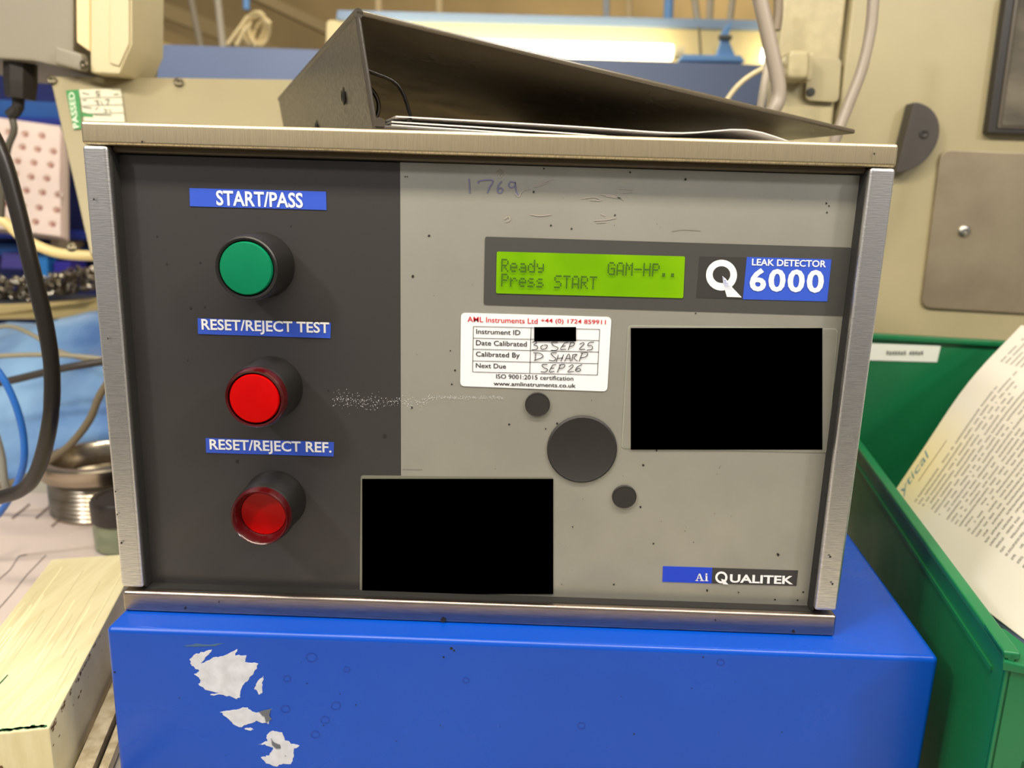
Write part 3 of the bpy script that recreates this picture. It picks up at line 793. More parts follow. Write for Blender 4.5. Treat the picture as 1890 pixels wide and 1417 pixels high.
# half-disc latch
hd = [CP.p(1662, 189), ] ; cc = CP.p(1655, 257); R_ = (CP.p(1717, 257) - cc).length
pts = [cc + Vector((R_ * math.sin(a_), 0, R_ * math.cos(a_))) + Vector((.004 * math.cos(a_), 0, 0)) for a_ in [math.pi * j / 24 for j in range(25)]]
lt = prism('half_disc_latch', pts, (0, -.016, 0), mat('dark_brown_plastic', (66, 60, 54), .5, var=.1, scale=60), cb, bevel=.0012)
lathe('latch_screw', CP.p(1690, 250, .016), (0, -1, 0), [(.0046, 0), (.0046, .0006), (.003, .0008), (.002, .0002), (0, .0002)], mat('latch_hole', (40, 36, 32), .5), lt, n=18)
# viewing window
WF = mat('window_gasket', (44, 40, 36), .45)
wn = prism('window_frame', [CP.p(1846, -6), CP.p(1811, 248), CP.p(1990, 254), CP.p(2010, -6)], (0, -.010, 0), WF, cb, bevel=.002)
prism('window_rebate', [CP.p(1861, -6, .0102), CP.p(1828, 238, .0102), CP.p(1980, 243, .0102), CP.p(2000, -6, .0102)], (0, -.0012, 0), mat('gasket_edge', (84, 76, 64), .4), wn)
prism('window_pane', [CP.p(1868, -6, .0106), CP.p(1835, 234, .0106), CP.p(1980, 239, .0106), CP.p(1998, -6, .0106)], (0, -.0018, 0), mat('smoky_pane', (72, 68, 60), .12, 0, rgb2=(118, 110, 96), scale=16, stretch=(1, 1, 1.6)), wn)
prism('window_tag', [CP.p(1881, 150, .0125), CP.p(1900, 150, .0125), CP.p(1898, 175, .0125), CP.p(1879, 174, .0125)], (0, -.0004, 0), WHITE, wn)
# conduit fitting on the post
cf = prism('conduit_fitting', rrect([CP.p(1436, 104), CP.p(1476, 103), CP.p(1473, 156), CP.p(1434, 156)], .006), (0, -.030, 0), CREAM, cb, bevel=.004, seg=3)
prism('conduit_flange', rrect([CP.p(1474, 105), CP.p(1488, 106), CP.p(1484, 156), CP.p(1472, 156)], .003), (0, -.022, 0), CREAM, cf, bevel=.002)
prism('shade_plate', rrect([CP.p(1489, 106), CP.p(1552, 108), CP.p(1546, 190), CP.p(1484, 186)], .006), (0, -.003, 0), CREAMD, cb, bevel=.001)  # darker plate added to stand in for shade on the post
lathe('plate_screw', CP.p(1494, 171, .003), (0, -1, 0), [(.004, 0), (.004, .0012), (0, .0014)], mat('latch_hole', (40, 36, 32), .5), cb, n=16)

GREYC = mat('grey_cable_sheath', (150, 138, 124), .42)
pcable('thick_cable', [(1390, -60, .30), (1403, 0, .30), (1420, 75, .30), (1434, 140, .30), (1437, 178, .30), (1425, 207, .30), (1395, 240, .31), (1340, 300, .33)], 14, GREYC, 'thick grey cable bending down in front of the cabinet corner post')
pcable('hanging_cable', [(1618, -60, .33), (1612, 0, .33), (1606, 60, .33), (1590, 130, .33), (1564, 198, .33), (1540, 262, .33), (1520, 330, .34)], 10.5, GREYC, 'grey cable hanging in front of the cabinet door')
pcable('thin_cable', [(1425, 60, .36), (1418, 110, .36), (1408, 170, .36), (1398, 230, .37)], 7, mat('pale_cable', (176, 164, 146), .45), 'pale thinner cable right behind the thick grey cable')
pcable('thin_cable', [(1300, 260, .42), (1335, 195, .42), (1365, 155, .42), (1405, 128, .42), (1445, 115, .43)], 4.5, mat('cream_cable', (206, 190, 150), .45), 'thin cream cable arching off the cabinet post')
pcable('dark_cable', [(1436, -20, .40), (1436, 25, .40), (1432, 56, .40)], 9, mat('grey_flex', (128, 112, 92), .5), 'short grey flexible conduit beside the cabinet top')

# ================================================================== BACK: BEAM, FIXTURE, ROOF CLUTTER
def quad_px(p, Y): return [at(x, y, Y) for x, y in p]


BLUEB = mat('blue_steel_beam', (116, 132, 168), .45, 0, var=.1, scale=6)
o = prism('steel_beam', quad_px([(170, 77), (1600, 126), (1600, 203), (170, 152)], .95), (0, .05, 0), BLUEB, None, bevel=.002)
tag(o, 'long blue painted steel beam behind the binder', 'beam')
lf = thing('light_fitting', at(1000, 90, 1.03), 'lit fluorescent fitting with cream reflector above the blue beam', 'light')
prism('reflector', rrect(quad_px([(602, 36), (1436, 55), (1436, 135), (600, 112)], 1.06), .008), (0, .02, 0), mat('cream_reflector', (238, 220, 168), .5), lf, bevel=.003)
prism('rail', quad_px([(622, 18), (1450, 38), (1450, 56), (620, 36)], 1.05), (0, .05, 0), mat('blue_rail', (140, 162, 192), .5), lf, bevel=.002)
TUBEM = mat('lit_tube', (255, 240, 196), .4, emit=9.0)
A_, B_ = at(650, 82, 1.02), at(1240, 97, 1.02)
tube('fluorescent_tube', [A_, B_], .0128, TUBEM, lf, n=16, sub=0)
for P_, dx in ((A_, -.02), (B_, .0)):
    tube('lamp_holder', [P_ + Vector((dx, .0, 0)), P_ + Vector((dx + .02, .0, 0))], .0105, mat('lamp_holder_white', (240, 225, 180), .5), lf, n=14, sub=0)
tube('fluorescent_tube', [at(1408, 101, 1.02), at(1520, 104, 1.02)], .0128, TUBEM, lf, n=16, sub=0)
ck = thing('pipe_clamp', at(1340, 110, .99), 'blue clamp bracket standing on the blue beam by the lit tube', 'bracket')
SKY = mat('light_blue_paint', (120, 168, 226), .5)
prism('clamp_foot', quad_px([(1262, 100), (1368, 102), (1376, 114), (1252, 112)], .96), (0, .03, 0), SKY, ck, bevel=.002)
prism('clamp_body', quad_px([(1332, 60), (1342, 46), (1352, 40), (1346, 64), (1348, 80), (1358, 103), (1322, 103), (1330, 80)], .97), (0, .012, 0), SKY, ck, bevel=.002)
tube('clamp_bolt', [at(1326, 69, .965), at(1350, 70, .965)], .004, mat('grey_bolt', (120, 118, 110), .4, .8), ck, n=8, sub=0)

VP_ = mat('pale_pipe', (190, 180, 158), .5)


def vpipe(x0, y0, x1, y1, Y, wpx, m, label, cat='pipe'):
    A, B = at(x0, y0, Y), at(x1, y1, Y); d = (A - CAM).dot(Vector(fwd))
    o = tube('conduit_pipe', [A, B], wpx / 2 * d / FPX, m, None, n=10, sub=0); tag(o, label, cat, 'conduits hanging from the roof')


vpipe(398, -40, 412, 90, 1.3, 13, VP_, 'pale vertical conduit just left of the cable coil')
vpipe(345, -40, 372, 90, 1.35, 12, mat('grey_pipe', (150, 138, 116), .5), 'grey slanting conduit left of the pale conduit')
vpipe(1313, -30, 1308, 66, 1.25, 13, VP_, 'pale vertical conduit left of the blue clamp top')
vpipe(1356, -30, 1346, 46, 1.15, 12, VP_, 'pale conduit rising from the blue clamp')
vpipe(1278, -30, 1290, 56, 1.10, 12, VP_, 'pale leaning conduit above the lit tube end')
vpipe(1290, 50, 1294, 112, 1.0, 4.5, mat('dark_wire', (120, 106, 80), .5), 'thin dark wire dropping to the blue clamp foot', 'wire')
vpipe(1236, -30, 1233, 42, 1.30, 18, SKY, 'light blue post above the right end of the tube', 'post')
vpipe(1118, -30, 1120, 40, 1.7, 12, mat('pale_blue_post', (176, 184, 192), .6), 'pale blue post above the middle of the fitting', 'post')
vpipe(1160, -30, 1162, 40, 1.6, 12, mat('tan_post', (214, 190, 142), .6), 'tan post above the middle of the fitting', 'post')
vpipe(455, -30, 455, 18, 1.3, 12, SKY, 'light blue post above the cable coil', 'post')
vpipe(698, -30, 700, 40, 1.4, 15, mat('tan_post', (214, 190, 142), .6), 'tan post above the binder spine', 'post')
vpipe(810, -30, 812, 36, 1.4, 15, mat('tan_post', (214, 190, 142), .6), 'tan post above the binder cover', 'post')

cl = thing('cable_coil', at(478, 84, .975), 'cream cable coil resting on the blue beam', 'cable coil')
CO = mat('cream_coil', (226, 204, 152), .5)
for (dx, dy, rr, ph) in ((0, 0, 26, 0), (4, 4, 22, .6), (-8, -4, 28, .3)):
    pts = [at(478 + dx + .72 * rr * math.cos(a_ + ph), 56 + dy + 1.05 * rr * math.sin(a_), 1.0 + .012 * math.sin(a_ * 2 + ph)) for a_ in [2 * math.pi * j / 14 for j in range(14)]]
    tube('coil_loop', pts, .0036, CO, cl, n=8, sub=0, closed=True)
tube('coil_tail', [at(458, 30, .975), at(440, 55, .975), at(420, 82, .975)], .0034, CO, cl, n=8)
tube('coil_tail', [at(462, 45, .975), at(448, 62, .975), at(436, 84, .975)], .0034, CO, cl, n=8)
for i, (p, q_, wd, c_, lb_) in enumerate((((180, -30), (640, 150), 26, (170, 148, 104), 'brown sloping roof beam nearest the top edge'), ((180, 20), (520, 150), 22, (158, 136, 94), 'dark brown sloping roof beam below the others'),
                          ((220, 60), (360, 105), 16, (236, 200, 120), 'short yellow sloping strut by the cream duct'), ((430, -30), (640, 70), 16, (176, 154, 112), 'brown sloping roof beam above the coil'))):
    A, B = at(*p, 2.2 - .1 * i), at(*q_, 2.4 - .1 * i); k = wd / 2 * 2.6 / FPX
    o = hexa('roof_beam', [A + Vector((0, 0, k)), A - Vector((0, 0, k)), A + Vector((0, .06, -k)), A + Vector((0, .06, k))], [B + Vector((0, 0, k)), B - Vector((0, 0, k)), B + Vector((0, .06, -k)), B + Vector((0, .06, k))], mat('roof_beam_%d' % i, c_, .8), None)
    tag(o, lb_, 'beam', 'sloping beams under the roof')

# ================================================================== LEFT: ENCLOSURES
def plane_quad(px):  # list of (x,y,Y)
    return [at(*p) for p in px]


KHAKI = mat('khaki_enclosure', (146, 134, 100), .5, 0, var=.08, scale=14)
GREYE = mat('grey_enclosure', (142, 134, 116), .5, 0, var=.08, scale=12)
lq = plane_quad([(91, 139, .36), (640, 147, .44), (650, 480, .37), (166, 470, .30)])
nrm = (lq[1] - lq[0]).cross(lq[3] - lq[0]).normalized()
if nrm.y < 0: nrm = -nrm
je = thing('junction_enclosure', (lq[2] + lq[3]) / 2, 'khaki enclosure with a green test sticker behind the instrument', 'enclosure')
prism('lid', lq, nrm * .012, KHAKI, je, bevel=.002)
cen = sum(lq, Vector()) / 4
prism('body', [cen + (p - cen) * .985 + nrm * .0135 for p in lq], nrm * .07, GREYE, je, bevel=.003)


def on_lid(x, y, lift=.0006):
    r = ray(x, y); k = (lq[0] - CAM).dot(nrm) / r.dot(nrm); return CAM + r * k - nrm * lift


for (x, y) in ((96, 149), (330, 153), (133, 457)):
    lathe('lid_screw', on_lid(x, y), tuple(-nrm), [(.0042, 0), (.0042, .0015), (.003, .0022), (.0012, .0022), (.0012, .001), (0, .001)], mat('dull_screw', (96, 88, 70), .4, .8), je, n=16)
ts = prism('test_sticker', [on_lid(146, 166), on_lid(223, 164), on_lid(234, 250), on_lid(160, 252)], nrm * .0004, mat('pale_sticker', (206, 200, 174), .5), je)
prism('green_strip', [on_lid(122, 168, .0008), on_lid(146, 166, .0008), on_lid(152, 238, .0008), on_lid(137, 240, .0008)], nrm * .0005, mat('green_sticker', (44, 128, 62), .5), ts)
prism('green_tab', [on_lid(151, 207, .0010), on_lid(172, 212, .0010), on_lid(172, 217, .0010), on_lid(152, 216, .0010)], nrm * .0004, MATS['green_sticker'], ts)
V, F = text_geo('PASSED', .015)
o0, ux, uy = on_lid(143.5, 238, .0014), on_lid(129.5, 171, .0014), on_lid(141, 170, .0014)
uo = on_lid(152, 236, .0014)
mk('sticker_lettering', [o0 + (ux - on_lid(139, 238, .0014)) * x * .98 + (uo - o0) * (1 - y) * 1.25 - (uo - o0) * .35 + (on_lid(139, 238, .0014) - o0) for x, y in V], F, mat('pale_print', (206, 216, 190), .6), ts)
TS = lambda pts: [on_lid(x, y, .0013) for x, y in pts]
tv = []
for ln in ([(186, 170), (178, 170), (178, 174), (185, 175), (184, 178), (178, 178)], [(174, 188), (182, 187), (180, 193), (184, 194)], [(186, 187), (190, 194)], [(194, 186), (202, 185), (198, 196)], [(176, 204), (182, 200)], [(192, 203), (198, 205), (194, 210)],
           [(202, 203), (206, 209)], [(174, 213), (206, 214)], [(152, 172), (165, 176)], [(153, 186), (160, 186)], [(154, 199), (170, 201)], [(210, 176), (220, 175)]):
    for a_, b_ in zip(ln, ln[1:]):
        d_ = Vector((b_[0] - a_[0], b_[1] - a_[1])).normalized(); n_ = (-d_.y * .7, d_.x * .7)
        tv += TS([(a_[0] + n_[0], a_[1] + n_[1]), (b_[0] + n_[0], b_[1] + n_[1]), (b_[0] - n_[0], b_[1] - n_[1]), (a_[0] - n_[0], a_[1] - n_[1])])
mk('sticker_writing', tv, [(4 * i, 4 * i + 1, 4 * i + 2, 4 * i + 3) for i in range(len(tv) // 4)], mat('grey_writing', (96, 92, 82), .6), ts)
tv = []
for y in (182, 196, 211): tv += TS([(150, y), (228, y - 2), (228, y - 1.2), (150, y + .8)])
mk('sticker_rule', tv, [(4 * i, 4 * i + 1, 4 * i + 2, 4 * i + 3) for i in range(3)], MATS['grey_writing'], ts)

# upper grey unit
gu = thing('control_unit', at(60, 120, .36), 'grey control unit with a black cable gland at the top left', 'enclosure')
YU = .36
uq = [at(-160, -180, YU), at(136, -180, YU), at(136, 128, YU), at(122, 127, YU), at(60, 113, YU), at(-160, 98, YU)]
prism('housing', uq, (0, .16, 0), GREYE, gu, bevel=.003)
prism('corner_bracket', rrect([at(115, 88, YU), at(166, 104, YU), at(166, 136, YU), at(112, 122, YU)], .004), (0, -.012, 0), GREYE, gu, bevel=.003)
lathe('bracket_screw', at(156, 119, YU - .012), (0, -1, 0), [(.0036, 0), (.0036, .001), (.0022, .002), (0, .001)], mat('dull_screw', (96, 88, 70), .4, .8), gu, n=16)
gl = [at(38, 112, YU + .02), at(38, 182, YU + .02)]
d_ = .37 * 2 * .98
tube('cable_gland', [gl[0], gl[0].lerp(gl[1], .55), gl[0].lerp(gl[1], .56), gl[1]], lambda t_: .0135 if t_ < .7 else .0122, mat('gland_black', (34, 29, 22), .5), gu, n=8, sub=0)
tube('gland_tail', [at(34, 180, YU + .02), at(32, 200, YU + .02), at(18, 214, YU + .02)], .0052, MATS['gland_black'], gu, n=8)
# cream vertical duct
DUCT = mat('cream_trunking', (206, 192, 152), .5, 0, var=.06, scale=10)
du = thing('cable_trunking', at(205, 130, .36), 'cream vertical cable trunking with chamfered lower end', 'trunking')
YD = .352
prism('trunking_body', [at(166, -120, YD), at(244, -120, YD), at(244, 82, YD), at(220, 137, YD), at(166, 134, YD)], (0, .06, 0), DUCT, du, bevel=.002)
prism('trunking_cover', [at(202, -120, YD - .002), at(238, -120, YD - .002), at(238, 80, YD - .002), at(219, 122, YD - .002), at(202, 116, YD - .002)], (0, .002, 0), DUCT, du, bevel=.001)
prism('trunking_return', [at(138, -120, YD - .002), at(165, -120, YD - .002), at(165, 96, YD - .002), at(140, 78, YD - .002)], (0, .05, 0), mat('peach_trunking', (232, 206, 156), .5), du, bevel=.002)

# ================================================================== LEFT: RACK WITH FOAM TRAY
rk = thing('blue_rack', at(40, 470, .95), 'dark blue steel rack carrying the pink foam tray', 'rack')
NAVY = mat('navy_paint', (36, 54, 150), .45, var=.2, scale=8)
MIDB = mat('mid_blue_paint', (48, 100, 176), .45, var=.2, scale=8)
YR = .95
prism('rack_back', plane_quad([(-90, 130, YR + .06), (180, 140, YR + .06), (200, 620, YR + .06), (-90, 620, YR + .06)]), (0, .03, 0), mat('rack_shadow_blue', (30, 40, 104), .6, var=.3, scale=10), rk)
prism('rack_rail', plane_quad([(-80, 180, YR), (180, 192, YR), (180, 222, YR), (-80, 214, YR)]), (0, .06, 0), MIDB, rk, bevel=.003)
prism('rack_rail', plane_quad([(-80, 212, YR - .01), (180, 221, YR - .01), (180, 234, YR - .01), (-80, 226, YR - .01)]), (0, .06, 0), NAVY, rk, bevel=.003)
prism('rack_rail', plane_quad([(-80, 420, YR - .02), (180, 428, YR - .02), (180, 444, YR - .02), (-80, 438, YR - .02)]), (0, .07, 0), NAVY, rk, bevel=.003)
prism('rack_rail', plane_quad([(-80, 446, YR + .02), (180, 456, YR + .02), (180, 476, YR + .02), (-80, 470, YR + .02)]), (0, .05, 0), MIDB, rk, bevel=.003)
prism('rack_upright', plane_quad([(66, 470, YR - .01), (88, 470, YR - .01), (88, 525, YR - .01), (66, 525, YR - .01)]), (0, .03, 0), mat('bright_blue_paint', (60, 150, 235), .4), rk, bevel=.003)
prism('rack_box', plane_quad([(2, 466, YR - .01), (45, 468, YR - .01), (42, 498, YR - .01), (0, 496, YR - .01)]), (0, .05, 0), mat('violet_box', (92, 84, 168), .5), rk, bevel=.003)
prism('rack_box', plane_quad([(98, 482, YR - .01), (130, 482, YR - .01), (130, 506, YR - .01), (98, 506, YR - .01)]), (0, .05, 0), mat('violet_deep', (60, 50, 176), .5), rk, bevel=.003)
prism('rack_box', plane_quad([(92, 443, YR - .02), (126, 445, YR - .02), (126, 462, YR - .02), (92, 460, YR - .02)]), (0, .05, 0), mat('tan_tag', (190, 170, 140), .5), rk, bevel=.003)

# foam tray with drilled holes
FOAM = mat('pink_foam', (252, 228, 214), .8, var=.10, scale=12)
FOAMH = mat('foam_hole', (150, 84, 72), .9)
A0, A1, A2, A3 = plane_quad([(-40, 212, YR - .045), (112, 233, YR - .035), (112, 436, YR - .095), (-40, 416, YR - .105)])
ft = thing('foam_tray', (A2 + A3) / 2, 'pale pink foam tray with rows of holes on the blue rack', 'tray')
fn = (A1 - A0).cross(A3 - A0).normalized()
if fn.y < 0: fn = -fn
prism('foam_slab', [p + fn * .010 for p in (A0, A1, A2, A3)], fn * .02, FOAM, ft, bevel=.002)


def on_foam(x, y, d=0.0):
    r = ray(x, y); k = (A0 - CAM).dot(fn) / r.dot(fn); return CAM + r * k + fn * d


holes = [(46, 247), (77, 250), (16, 243), (41, 271), (69, 275), (98, 279), (12, 268), (32, 297), (62, 300), (93, 304), (27, 320), (57, 326), (86, 329), (3, 316), (48, 351), (78, 355), (107, 359), (18, 347),
         (9, 375), (42, 379), (72, 383), (104, 387), (35, 406), (65, 409), (96, 413), (6, 402)]
fx = [(A0, A1, A2, A3)]
# face sheet with real holes: built as a triangulated plate around the hole rims
bm = bmesh.new()
outer = [bm.verts.new(p) for p in (A0, A1, A2, A3)]
edges = [bm.edges.new((outer[i], outer[(i + 1) % 4])) for i in range(4)]
rims = []
for (x, y) in holes:
    rim = [bm.verts.new(on_foam(x + 7.5 * math.cos(a_), y + 6.2 * math.sin(a_))) for a_ in [2 * math.pi * j / 10 for j in range(10)]]
    edges += [bm.edges.new((rim[i], rim[(i + 1) % 10])) for i in range(10)]; rims.append(((x, y), rim))
bmesh.ops.triangle_fill(bm, use_beauty=True, use_dissolve=False, edges=edges)
for (x, y), rim in rims:
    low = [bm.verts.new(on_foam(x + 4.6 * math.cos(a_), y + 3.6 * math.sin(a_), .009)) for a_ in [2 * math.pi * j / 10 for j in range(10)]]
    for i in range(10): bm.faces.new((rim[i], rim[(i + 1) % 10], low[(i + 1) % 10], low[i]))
me = bpy.data.meshes.new('foam_face'); off = base_of(ft)
for v in bm.verts: v.co -= off
bmesh.ops.recalc_face_normals(bm, faces=bm.faces); bm.to_mesh(me); bm.free(); me.materials.append(FOAM)
fo = bpy.data.objects.new('foam_face', me); COL.objects.link(fo); fo.parent = ft
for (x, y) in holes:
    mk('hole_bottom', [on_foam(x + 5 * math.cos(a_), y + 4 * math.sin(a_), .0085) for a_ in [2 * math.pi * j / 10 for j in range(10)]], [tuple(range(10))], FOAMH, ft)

# heap of small metal parts on the shelf
hp = []; V, F = [], []
for _ in range(150):
    x = random.uniform(-20, 190); yb = 540 - max(0, (x - 70)) * .22
    p = at(x, random.uniform(yb - 22, yb + 16) - 4, random.uniform(.775, .85)); r0 = random.uniform(.004, .008)
    p.z = max(p.z, at(80, 560, .76).z + r0 * 1.2)
    ax_ = Vector((random.uniform(-1, 1), random.uniform(-1, 1), random.uniform(-1, 1))).normalized(); a_ = ax_.orthogonal().normalized(); b_ = ax_.cross(a_)
    ring = [p + (a_ * math.cos(t_) + b_ * math.sin(t_)) * r0 for t_ in [2 * math.pi * j / 10 for j in range(10)]]
    v, f = tube_data(ring, r0 * .3, 5, len(V), True); V += v; F += f
o = mk('metal_ring_heap', V, F, mat('oily_steel', (168, 158, 140), .3, 1, var=.4, scale=60), None, smooth=True)
tag(o, 'heap of small shiny metal rings on the shelf below the rack', 'metal parts', kind='stuff')
sh = thing('back_shelf', at(80, 590, .8), 'cream edged shelf under the metal ring heap', 'shelf')
prism('shelf_edge', plane_quad([(-60, 566, .73), (140, 560, .73), (190, 548, .75), (190, 588, .75), (-60, 590, .73)]), (0, .02, 0), mat('cream_edge', (240, 214, 150), .5), sh, bevel=.002)
zs = at(80, 560, .76).z
box('shelf_board', -1.05, -.30, .752, .90, zs - .012, zs - .002, mat('shelf_grey', (70, 72, 80), .6), sh)
box('shelf_leg', -1.04, -1.01, .76, .88, ZB, zs - .012, MIDB, sh)
box('shelf_leg', -.34, -.31, .76, .88, ZB, zs - .012, MIDB, sh)

# blue plastic bag mound
BAG = mat('pale_blue_plastic', (84, 122, 180), .30, 0, rgb2=(152, 192, 228), scale=7, bump=.0, rvar=.05)
ctrl = [(( -60, 893, .43), (60, 890, .43), (200, 868, .44), (330, 850, .45)),
        ((-60, 850, .47), (60, 835, .465), (200, 790, .465), (330, 770, .475)),
        ((-60, 760, .52), (60, 740, .50), (200, 700, .50), (330, 690, .52)),
        ((-60, 680, .58), (50, 668, .56), (200, 650, .56), (330, 640, .58)),
        ((-60, 640, .66), (30, 610, .64), (200, 586, .64), (330, 580, .66)),
        ((-60, 612, .71), (30, 598, .70), (200, 585, .70), (330, 580, .70))]
V, F = [], []
nu, nv = 20, 24


def bagp(u, v):
    def cr(P, t_):
        n = len(P) - 1; f_ = t_ * n; i = min(int(f_), n - 1); f_ -= i
        p1, p2 = P[i], P[i + 1]; p0 = P[i - 1] if i else p1 * 2 - p2; p3 = P[i + 2] if i + 2 <= n else p2 * 2 - p1
        return .5 * ((2 * p1) + (p2 - p0) * f_ + (2 * p0 - 5 * p1 + 4 * p2 - p3) * f_ ** 2 + (3 * p1 - p0 - 3 * p2 + p3) * f_ ** 3)
    return cr([cr([at(*c) for c in r_], u) for r_ in ctrl], v)


from mathutils import noise as mnoise
for j in range(nv + 1):
    for i in range(nu + 1):
        p = bagp(i / nu, j / nv)
        p.z += .010 * mnoise.noise(p * 14) + .005 * mnoise.noise(p * 40)
        p.z = max(p.z, ZB + .0015)
        V.append(p)
k = len(V); V += [Vector((v.x, v.y, ZB + .001)) for v in V[:k]]
idx = lambda i, j: j * (nu + 1) + i
for j in range(nv):
    for i in range(nu): F.append((idx(i, j), idx(i + 1, j), idx(i + 1, j + 1), idx(i, j + 1)))
for j in (0, nv):
    for i in range(nu): F.append((idx(i, j), idx(i + 1, j), k + idx(i + 1, j), k + idx(i, j)))
for i in (0, nu):
    for j in range(nv): F.append((idx(i, j), idx(i, j + 1), k + idx(i, j + 1), k + idx(i, j)))
o = mk('plastic_bag', V, F, BAG, None, smooth=True); tag(o, 'crumpled pale blue plastic bag lying on the bench at left', 'bag')

# ================================================================== LEFT: CABLES
BLK = mat('black_rubber_cable', (30, 25, 22), .38)
pcable('black_cable', [(-40, 200, .13), (2, 285, .13), (28, 370, .13), (55, 480, .13), (84, 600, .13), (96, 690, .13), (92, 780, .13), (70, 865, .14), (38, 905, .15), (-30, 925, .16)], 15, BLK, 'thick black rubber cable curving down the left side')
pcable('cream_hose', [(-40, 380, .40), (10, 410, .40), (45, 440, .40), (100, 465, .40), (165, 472, .40), (230, 470, .41)], 10, mat('cream_hose', (238, 214, 150), .4), 'cream hose sagging behind the black cable', 'hose')
pcable('blue_hose', [(-45, 640, .20), (0, 690, .20), (28, 745, .20), (44, 810, .20), (40, 870, .20), (8, 935, .21), (-40, 990, .22)], 6.5, mat('blue_hose', (40, 104, 190), .3), 'thin bright blue air hose at the left edge', 'hose')
pcable('dark_lead', [(-60, 718, .36), (20, 702, .36), (100, 683, .36), (160, 672, .36), (240, 660, .37)], 7, mat('dark_lead', (56, 50, 44), .45), 'dark grey lead crossing the blue bag')
pcable('grey_lead', [(-60, 660, .40), (40, 655, .40), (110, 655, .40), (170, 660, .40), (240, 668, .41)], 4.5, mat('grey_lead', (150, 142, 118), .45), 'khaki lead running straight across the blue bag')
pcable('grey_lead', [(-60, 615, .44), (14, 602, .44), (60, 618, .43), (110, 648, .42), (190, 672, .41)], 4, MATS['grey_lead'], 'khaki lead sloping down across the blue bag')
pcable('grey_lead', [(210, 690, .30), (184, 730, .30), (165, 775, .30), (130, 820, .30), (90, 850, .30), (40, 885, .30), (-40, 905, .31)], 7, mat('olive_lead', (112, 100, 76), .45), 'olive lead curving down behind the metal ring')
pcable('grey_lead', [(-15, 780, .25), (2, 840, .25), (10, 895, .25), (30, 915, .26)], 7, mat('grey_sheath', (140, 138, 128), .45), 'short grey lead behind the blue air hose')
pcable('gland_cord', [(20, 210, .38), (26, 240, .38), (14, 275, .38), (6, 330, .38), (2, 400, .38)], 6, mat('dark_cord', (84, 78, 66), .45), 'thin dark cord hanging below the cable gland')

# ================================================================== LEFT: BENCH THINGS
# metal threaded ring
rc = atz(196, 936, ZB); rc.z = ZB + .0008
RM = mat('turned_steel', (176, 164, 146), .26, 1, var=.3, scale=20, stretch=(1, 1, 8))
prof = [(.036, 0), (.048, 0)]
nth = 8
for i in range(nth):
    z0 = .003 + i * .0042; prof += [(.0488, z0), (.0472, z0 + .0021)]
prof += [(.0525, .038), (.0545, .040), (.0545, .053), (.0525, .055), (.046, .055), (.0430, .051), (.0420, .032), (.036, .028), (.036, .0)]
V, F = [], []; n = 56
for (r_, h_) in prof:
    V += [rc + Vector((r_ * math.cos(2 * math.pi * j / n), r_ * math.sin(2 * math.pi * j / n), h_)) for j in range(n)]
for i in range(len(prof) - 1):
    for j in range(n): F.append((i * n + j, i * n + (j + 1) % n, (i + 1) * n + (j + 1) % n, (i + 1) * n + j))
o = mk('threaded_ring', V, F, RM, None, smooth=True); tag(o, 'turned steel threaded ring standing on the bench papers', 'metal ring')
# jar with black lid
jc = atz(236, 1006, ZB); jc.z = ZB + .0008
jr = thing('lidded_jar', jc, 'small glass jar with a black screw lid beside the instrument', 'jar')
lathe('jar_glass', jc, (0, 0, 1), [(.023, 0), (.026, .002), (.0265, .020), (.024, .026), (.0235, .030)], mat('jar_glass', (176, 186, 150), .12, trans=.6), jr, n=36)
lathe('jar_lid', jc, (0, 0, 1), [(.0262, .026), (.0272, .0275), (.0272, .044), (.0258, .0465), (.022, .0468), (.021, .0458), (0, .0458)], mat('lid_black', (42, 36, 32), .4), jr, n=40)

# drawing sheets on the bench
PAP = mat('bench_paper', (212, 196, 188), .6, var=.06, scale=8)
q = [atz(-240, 900, ZB), atz(330, 925, ZB), atz(330, 1500, ZB), atz(-640, 1500, ZB)]
q = [Vector((-.62, .395, ZB + .0003)), Vector((-.24, .385, ZB + .0003)), Vector((-.20, .02, ZB + .0003)), Vector((-.60, -.02, ZB + .0003))]
ps = prism('drawing_sheet', q, (0, 0, .0004), PAP, None); tag(ps, 'cream drawing sheet spread on the bench under the nylon block', 'paper')


def bench_line(name, lines, w_, m):
    V, F = [], []
    for ln in lines:
        for a_, b_ in zip(ln, ln[1:]):
            d_ = Vector((b_[0] - a_[0], b_[1] - a_[1])).normalized(); n_ = (-d_.y * w_, d_.x * w_); k = len(V)
            V += [atz(a_[0] + n_[0], a_[1] + n_[1], ZB + .0009), atz(b_[0] + n_[0], b_[1] + n_[1], ZB + .0009), atz(b_[0] - n_[0], b_[1] - n_[1], ZB + .0009), atz(a_[0] - n_[0], a_[1] - n_[1], ZB + .0009)]
            F.append((k, k + 1, k + 2, k + 3))
    return mk(name, V, F, m, ps)


bench_line('printed_line', [[(-5, 1072), (18, 1052), (35, 1026), (50, 1023)], [(-5, 1126), (20, 1098), (50, 1060), (85, 1024)]], .8, mat('drawing_ink', (96, 84, 88), .6))
bench_line('printed_note', [[(22, 957), (55, 930)], [(66, 957), (96, 930)], [(95, 972), (125, 946)]], 2.4, mat('note_ink', (140, 122, 116), .6))

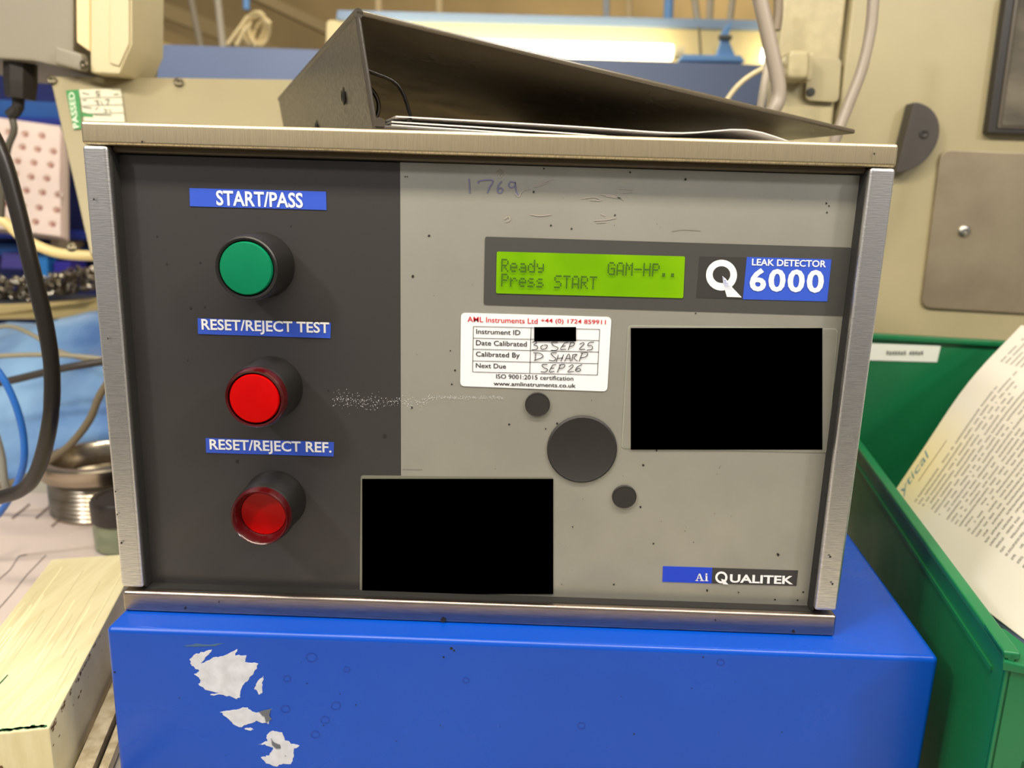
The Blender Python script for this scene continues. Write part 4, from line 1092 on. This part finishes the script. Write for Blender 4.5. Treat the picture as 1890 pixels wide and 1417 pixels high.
# nylon block
NY = mat('yellowed_nylon', (212, 202, 164), .5, 0, rgb2=(200, 188, 146), scale=30, stretch=(6, .5, 1), bump=.2)
bl = thing('nylon_block', (-.25, .07, ZB + .0012), 'yellowed nylon block with a green-stained edge at the lower left', 'block')
zt = -.05; zb = ZB + .0012
RN, dF = Vector((-.2092, -.0264, 0)), Vector((-.2486, .9686, 0))
dL = Vector((-.9686, -.2486, 0)); WB = .0605; LB = .203
P4 = [RN, RN + dF * LB, RN + dF * LB + dL * WB, RN + dL * WB]
hexa('block_body', [p + Vector((0, 0, zb)) for p in P4], [p + Vector((0, 0, zt)) for p in P4], NY, bl, bevel=.0012, seg=2)
# raised machining ridges and grooves along the top
for i in range(26):
    s_ = random.uniform(.03, .97); l0 = random.uniform(0, .5); l1 = min(.98, l0 + random.uniform(.15, .55)); h_ = .00018
    a_ = RN + dL * WB * s_ + dF * LB * l0; b_ = RN + dL * WB * s_ + dF * LB * l1; w_ = dL * random.uniform(.00025, .0006)
    zz = Vector((0, 0, zt + .00005))
    mk('saw_mark', [a_ + zz, b_ + zz, b_ + w_ + zz + Vector((0, 0, h_)), a_ + w_ + zz + Vector((0, 0, h_))], [(0, 1, 2, 3)],
       mat('saw_mark_dark', (200, 189, 152), .6) if i % 3 else mat('saw_mark_light', (244, 234, 190), .5), bl)
GST = mat('green_stain', (24, 92, 56), .6)
V, F = [], []
for _ in range(90):
    s_ = random.random(); w_ = random.gauss(0, .0006); p = RN + dL * WB * (.04 + .72 * s_) + dF * (.0016 + abs(w_) + (.0 if s_ < .5 else .002)); r_ = random.uniform(.0003, .0013); k = len(V)
    V += [p + Vector((r_ * math.cos(a_) * 1.4, r_ * math.sin(a_) * .8, zt + .0003)) for a_ in [2 * math.pi * j / 6 for j in range(6)]]; F.append(tuple(range(k, k + 6)))
a_ = RN + dL * .043 + dF * .002; b_ = RN + dL * .036 + dF * .052; k = len(V); zz = Vector((0, 0, zt + .0004))
V += [a_ + zz, b_ + zz, b_ + dL * .0006 + zz, a_ + dL * .0012 + zz]; F.append((k, k + 1, k + 2, k + 3))
tag(mk('green_stain', V, F, GST, bl), 'dark green stain along the front top edge', None, kind='stuff')
V, F = [], []
for _ in range(60):   # brown grime on the end face and lower side
    s_ = .55 + random.gauss(0, .05) ; h_ = random.random(); p = RN + dL * WB * (s_ - .12 * h_) - dF * .0002 + Vector((0, 0, zt - .003 - .03 * h_)); r_ = random.uniform(.0004, .0016); k = len(V)
    V += [p + dL * (r_ * math.cos(a_)) + Vector((0, 0, r_ * 1.8 * math.sin(a_))) for a_ in [2 * math.pi * j / 6 for j in range(6)]]; F.append(tuple(range(k, k + 6)))
for _ in range(50):
    s_ = random.random() ** 1.5 * .45; p = RN - dL * .0002 + dF * (.002 + LB * s_) + Vector((0, 0, zt - .0012 - abs(random.gauss(0, .0012)) - .01 * (random.random() < .12))); r_ = random.uniform(.0002, .0007); k = len(V)
    V += [p + dF * (r_ * 2.4 * math.cos(a_)) + Vector((0, 0, r_ * math.sin(a_))) for a_ in [2 * math.pi * j / 6 for j in range(6)]]; F.append(tuple(range(k, k + 6)))
tag(mk('grime', V, F, mat('brown_grime', (96, 62, 30), .7), bl), 'brown grime on the block edges', None, kind='stuff')

# aluminium profile between the block and the stand
ex = thing('slotted_profile', (-.2, .05, ZB + .0012), 'worn aluminium slotted profile between the nylon block and the blue stand', 'metal profile')
EM = mat('worn_aluminium', (228, 216, 188), .42, .4, rgb2=(190, 172, 138), scale=120, bump=.1)
E0 = RN - dL * .003 - dF * .05; zz0 = ZB + .0012; zz1 = -.087
for (a0, a1, z1_, m_) in ((0, .0095, zz1, EM), (.0095, .0125, zz1 - .005, mat('slot_dark', (50, 48, 46), .5, .6)), (.0125, .0175, zz1, EM)):
    q = [E0 - dL * a0, E0 - dL * a1, E0 - dL * a1 + dF * .17, E0 - dL * a0 + dF * .17]
    hexa('profile_rail' if m_ is EM else 'profile_slot', [p + Vector((0, 0, zz0)) for p in q], [p + Vector((0, 0, z1_)) for p in q], m_, ex, bevel=.0005)
